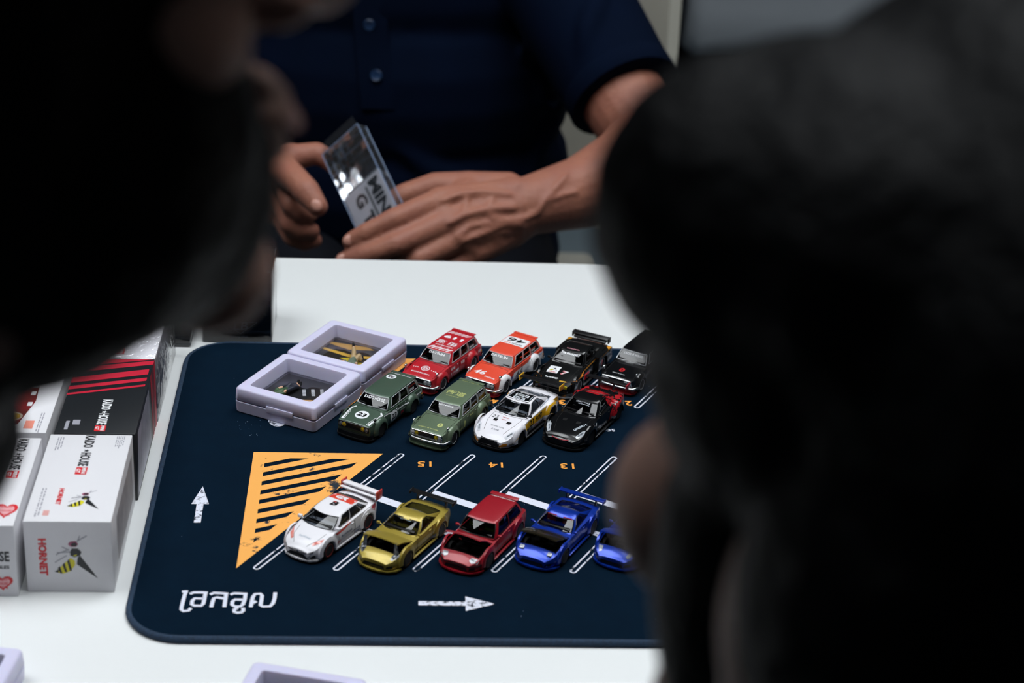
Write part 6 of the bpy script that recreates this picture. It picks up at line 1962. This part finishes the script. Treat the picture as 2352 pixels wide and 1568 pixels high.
def hair_r(b, P_, R):
    b.ball(P_(0, -.016, .046), (.084, .097, .088), 20, R)
    b.ball(P_(0, -.060, -.02), (.074, .046, .065), 16, R)
    b.ball(P_(-.030, .050, .062), (.050, .045, .032), 14, R)
    b.ball(P_(-.066, .034, .066), (.034, .038, .036), 14, R)
    b.ball(P_(-.050, .012, .070), (.044, .050, .040), 14, R)
    b.ball(P_(.030, .050, .062), (.050, .045, .032), 14, R)
    for s in (-1, 1):
        b.ball(P_(s * .064, .020, .034), (.024, .040, .036), 14, R)
        b.ball(P_(s * .076, -.020, .000), (.016, .030, .040), 12, R)
        b.ball(P_(s * .072, -.036, -.030), (.018, .026, .040), 12, R)
        b.ball(P_(s * .060, .026, -.020), (.020, .026, .052), 14, R)
onlooker('dark haired person seen close from behind, filling the right side of the photo', RH, (-.50, .86, .05), 0., hair_r,
         [(Vector((RH.x + .05, RH.y - .06, RH.z - .17)), .06), (Vector((RH.x + .10, RH.y - .14, RH.z - .42)), .12), (Vector((RH.x + .12, RH.y - .18, .62)), .12)])
LH_chin = dp(588, 668, .50)
Rl = head_basis((.95, .26, .03), 0.)
LH = LH_chin - Rl @ Vector((0, .095, -.112))
def hair_l(b, P_, R):
    b.ball(P_(0, -.016, .046), (.088, .100, .090), 20, R)
    b.ball(P_(.040, -.010, -.020), (.052, .085, .090), 18, R)
    b.ball(P_(.040, .030, -.050), (.036, .062, .062), 16, R)
    b.ball(P_(.034, .040, -.010), (.036, .048, .060), 16, R)
    b.ball(P_(0, -.002, -.135), (.045, .038, .036), 14, R)
    b.ball(P_(.026, .062, -.070), (.026, .036, .038), 14, R)
    b.ball(P_(.040, -.020, -.090), (.040, .060, .050), 14, R)
    b.ball(P_(0, -.065, -.04), (.076, .05, .09), 16, R)
    b.ball(P_(.030, .082, .060), (.050, .040, .046), 14, R)
    b.ball(P_(.020, .104, .030), (.034, .022, .034), 14, R)
    b.ball(P_(-.030, .06, .066), (.050, .040, .034), 14, R)
onlooker('black haired person leaning in close to the camera on the left, face turned away', LH, (.95, .26, .03), 0., hair_l,
         [(Vector((LH.x - .10, LH.y - .02, LH.z - .145)), .06), (Vector((LH.x - .26, LH.y - .05, LH.z - .36)), .12), (Vector((LH.x - .30, LH.y - .06, .62)), .12)])

# ------------------------------------------------------------------ chair and furniture behind the man
m_plast = mat('white_chair_plastic', '#d6d3c6', .4, noise=(20, '#cfccbf', .3), bump=(600, .1, .0005))
ch = empty('plastic_chair', (0, 2.12, 0), 0, 'white plastic chair behind the seated man', 'chair')
q = MB()
N, Mz = 22, 9
for i in range(N + 1):
    a = math.radians(-72 + 144 * i / N)
    for j in range(Mz + 1):
        v = j / Mz
        hgt = .47 + (.43 - .07 * (abs(i / N * 2 - 1)) ** 6) * v
        rad = .325 + .02 * v
        q.v.append((rad * math.sin(a) * (1 - .05 * v), .24 * math.cos(a) + .03 * v - .12, hgt))
nf = (N + 1) * (Mz + 1)
q.v += [(x * .955, y - .012, z) for x, y, z in q.v[:nf]]
for i in range(N):
    for j in range(Mz):
        f = (i * (Mz + 1) + j, (i + 1) * (Mz + 1) + j, (i + 1) * (Mz + 1) + j + 1, i * (Mz + 1) + j + 1)
        q.f += [f, tuple(k + nf for k in f[::-1])]
for i in range(N):
    for j in (0, Mz):
        a, c = i * (Mz + 1) + j, (i + 1) * (Mz + 1) + j
        q.f.append((a, c, c + nf, a + nf))
for i in (0, N):
    for j in range(Mz):
        a = i * (Mz + 1) + j
        q.f.append((a, a + 1, a + 1 + nf, a + nf))
q.build('backrest', m_plast, ch, 50)
MB().box((0, -.10, .385), (.50, .44, .03), bev=.012).build('seat', m_plast, ch, 50)
for sx in (-1, 1):
    for sy in (-.28, .10):
        MB().tube([(sx * .21, sy, .38), (sx * .25, sy + (.03 if sy > 0 else -.02), .0)], [.026, .020], 10).build('leg', m_plast, ch, 50)
    q = MB().tube([(sx * .312, .02, .60), (sx * .312, -.12, .62), (sx * .295, -.26, .60), (sx * .26, -.30, .50), (sx * .245, -.29, .38)], [.02, .022, .02, .018, .018], 10, False, .7)
    q.build('armrest', m_plast, ch, 60)

m_benchg = mat('grey_panel', '#a3a8ae', .5, noise=(5, '#989ea4', .3))
m_plinth = mat('dark_plinth', '#121618', .8, noise=(10, '#171c1e', .3))
def low_bench(x0, x1, y, hgt, label, m, r=.10):
    t = empty('low_bench', ((x0 + x1) / 2, y, 0), 0, label, 'bench')
    wd = x1 - x0
    q = MB()
    prof = [(-.02, hgt), (0, hgt - .02), (0, .22), (.015, .14), (.05, .10), (.10, .085), (.5, .085), (.5, hgt)]
    pl = []
    n_ = len(prof)
    for xx in (-wd / 2, -wd / 2 + .03, wd / 2 - .03, wd / 2):
        ins = .03 if abs(xx) > wd / 2 - .01 else 0
        for a, c in prof: q.v.append((xx, a + (ins if a < .2 else 0), c + (ins * .6 if c < .15 else 0)))
    for i in range(3):
        for j in range(n_):
            q.f.append((i * n_ + j, (i + 1) * n_ + j, (i + 1) * n_ + (j + 1) % n_, i * n_ + (j + 1) % n_))
    q.f += [tuple(range(n_)), tuple(3 * n_ + j for j in range(n_ - 1, -1, -1))]
    q.build('bench_shell', m, t, 50)
    MB().box((0, .28, .045), (wd - .06, .42, .09)).build('plinth', m_plinth, t)
    return t
yb_ = 3.98
low_bench(.615, 1.45, yb_, .62, 'pale grey low bench with rounded lower edge on a dark plinth', m_benchg)
low_bench(-.30, .600, yb_ + .02, .62, 'darker grey low bench section hidden behind the seated man', mat('dark_grey_panel', '#4a5258', .55, noise=(5, '#434a50', .3)))
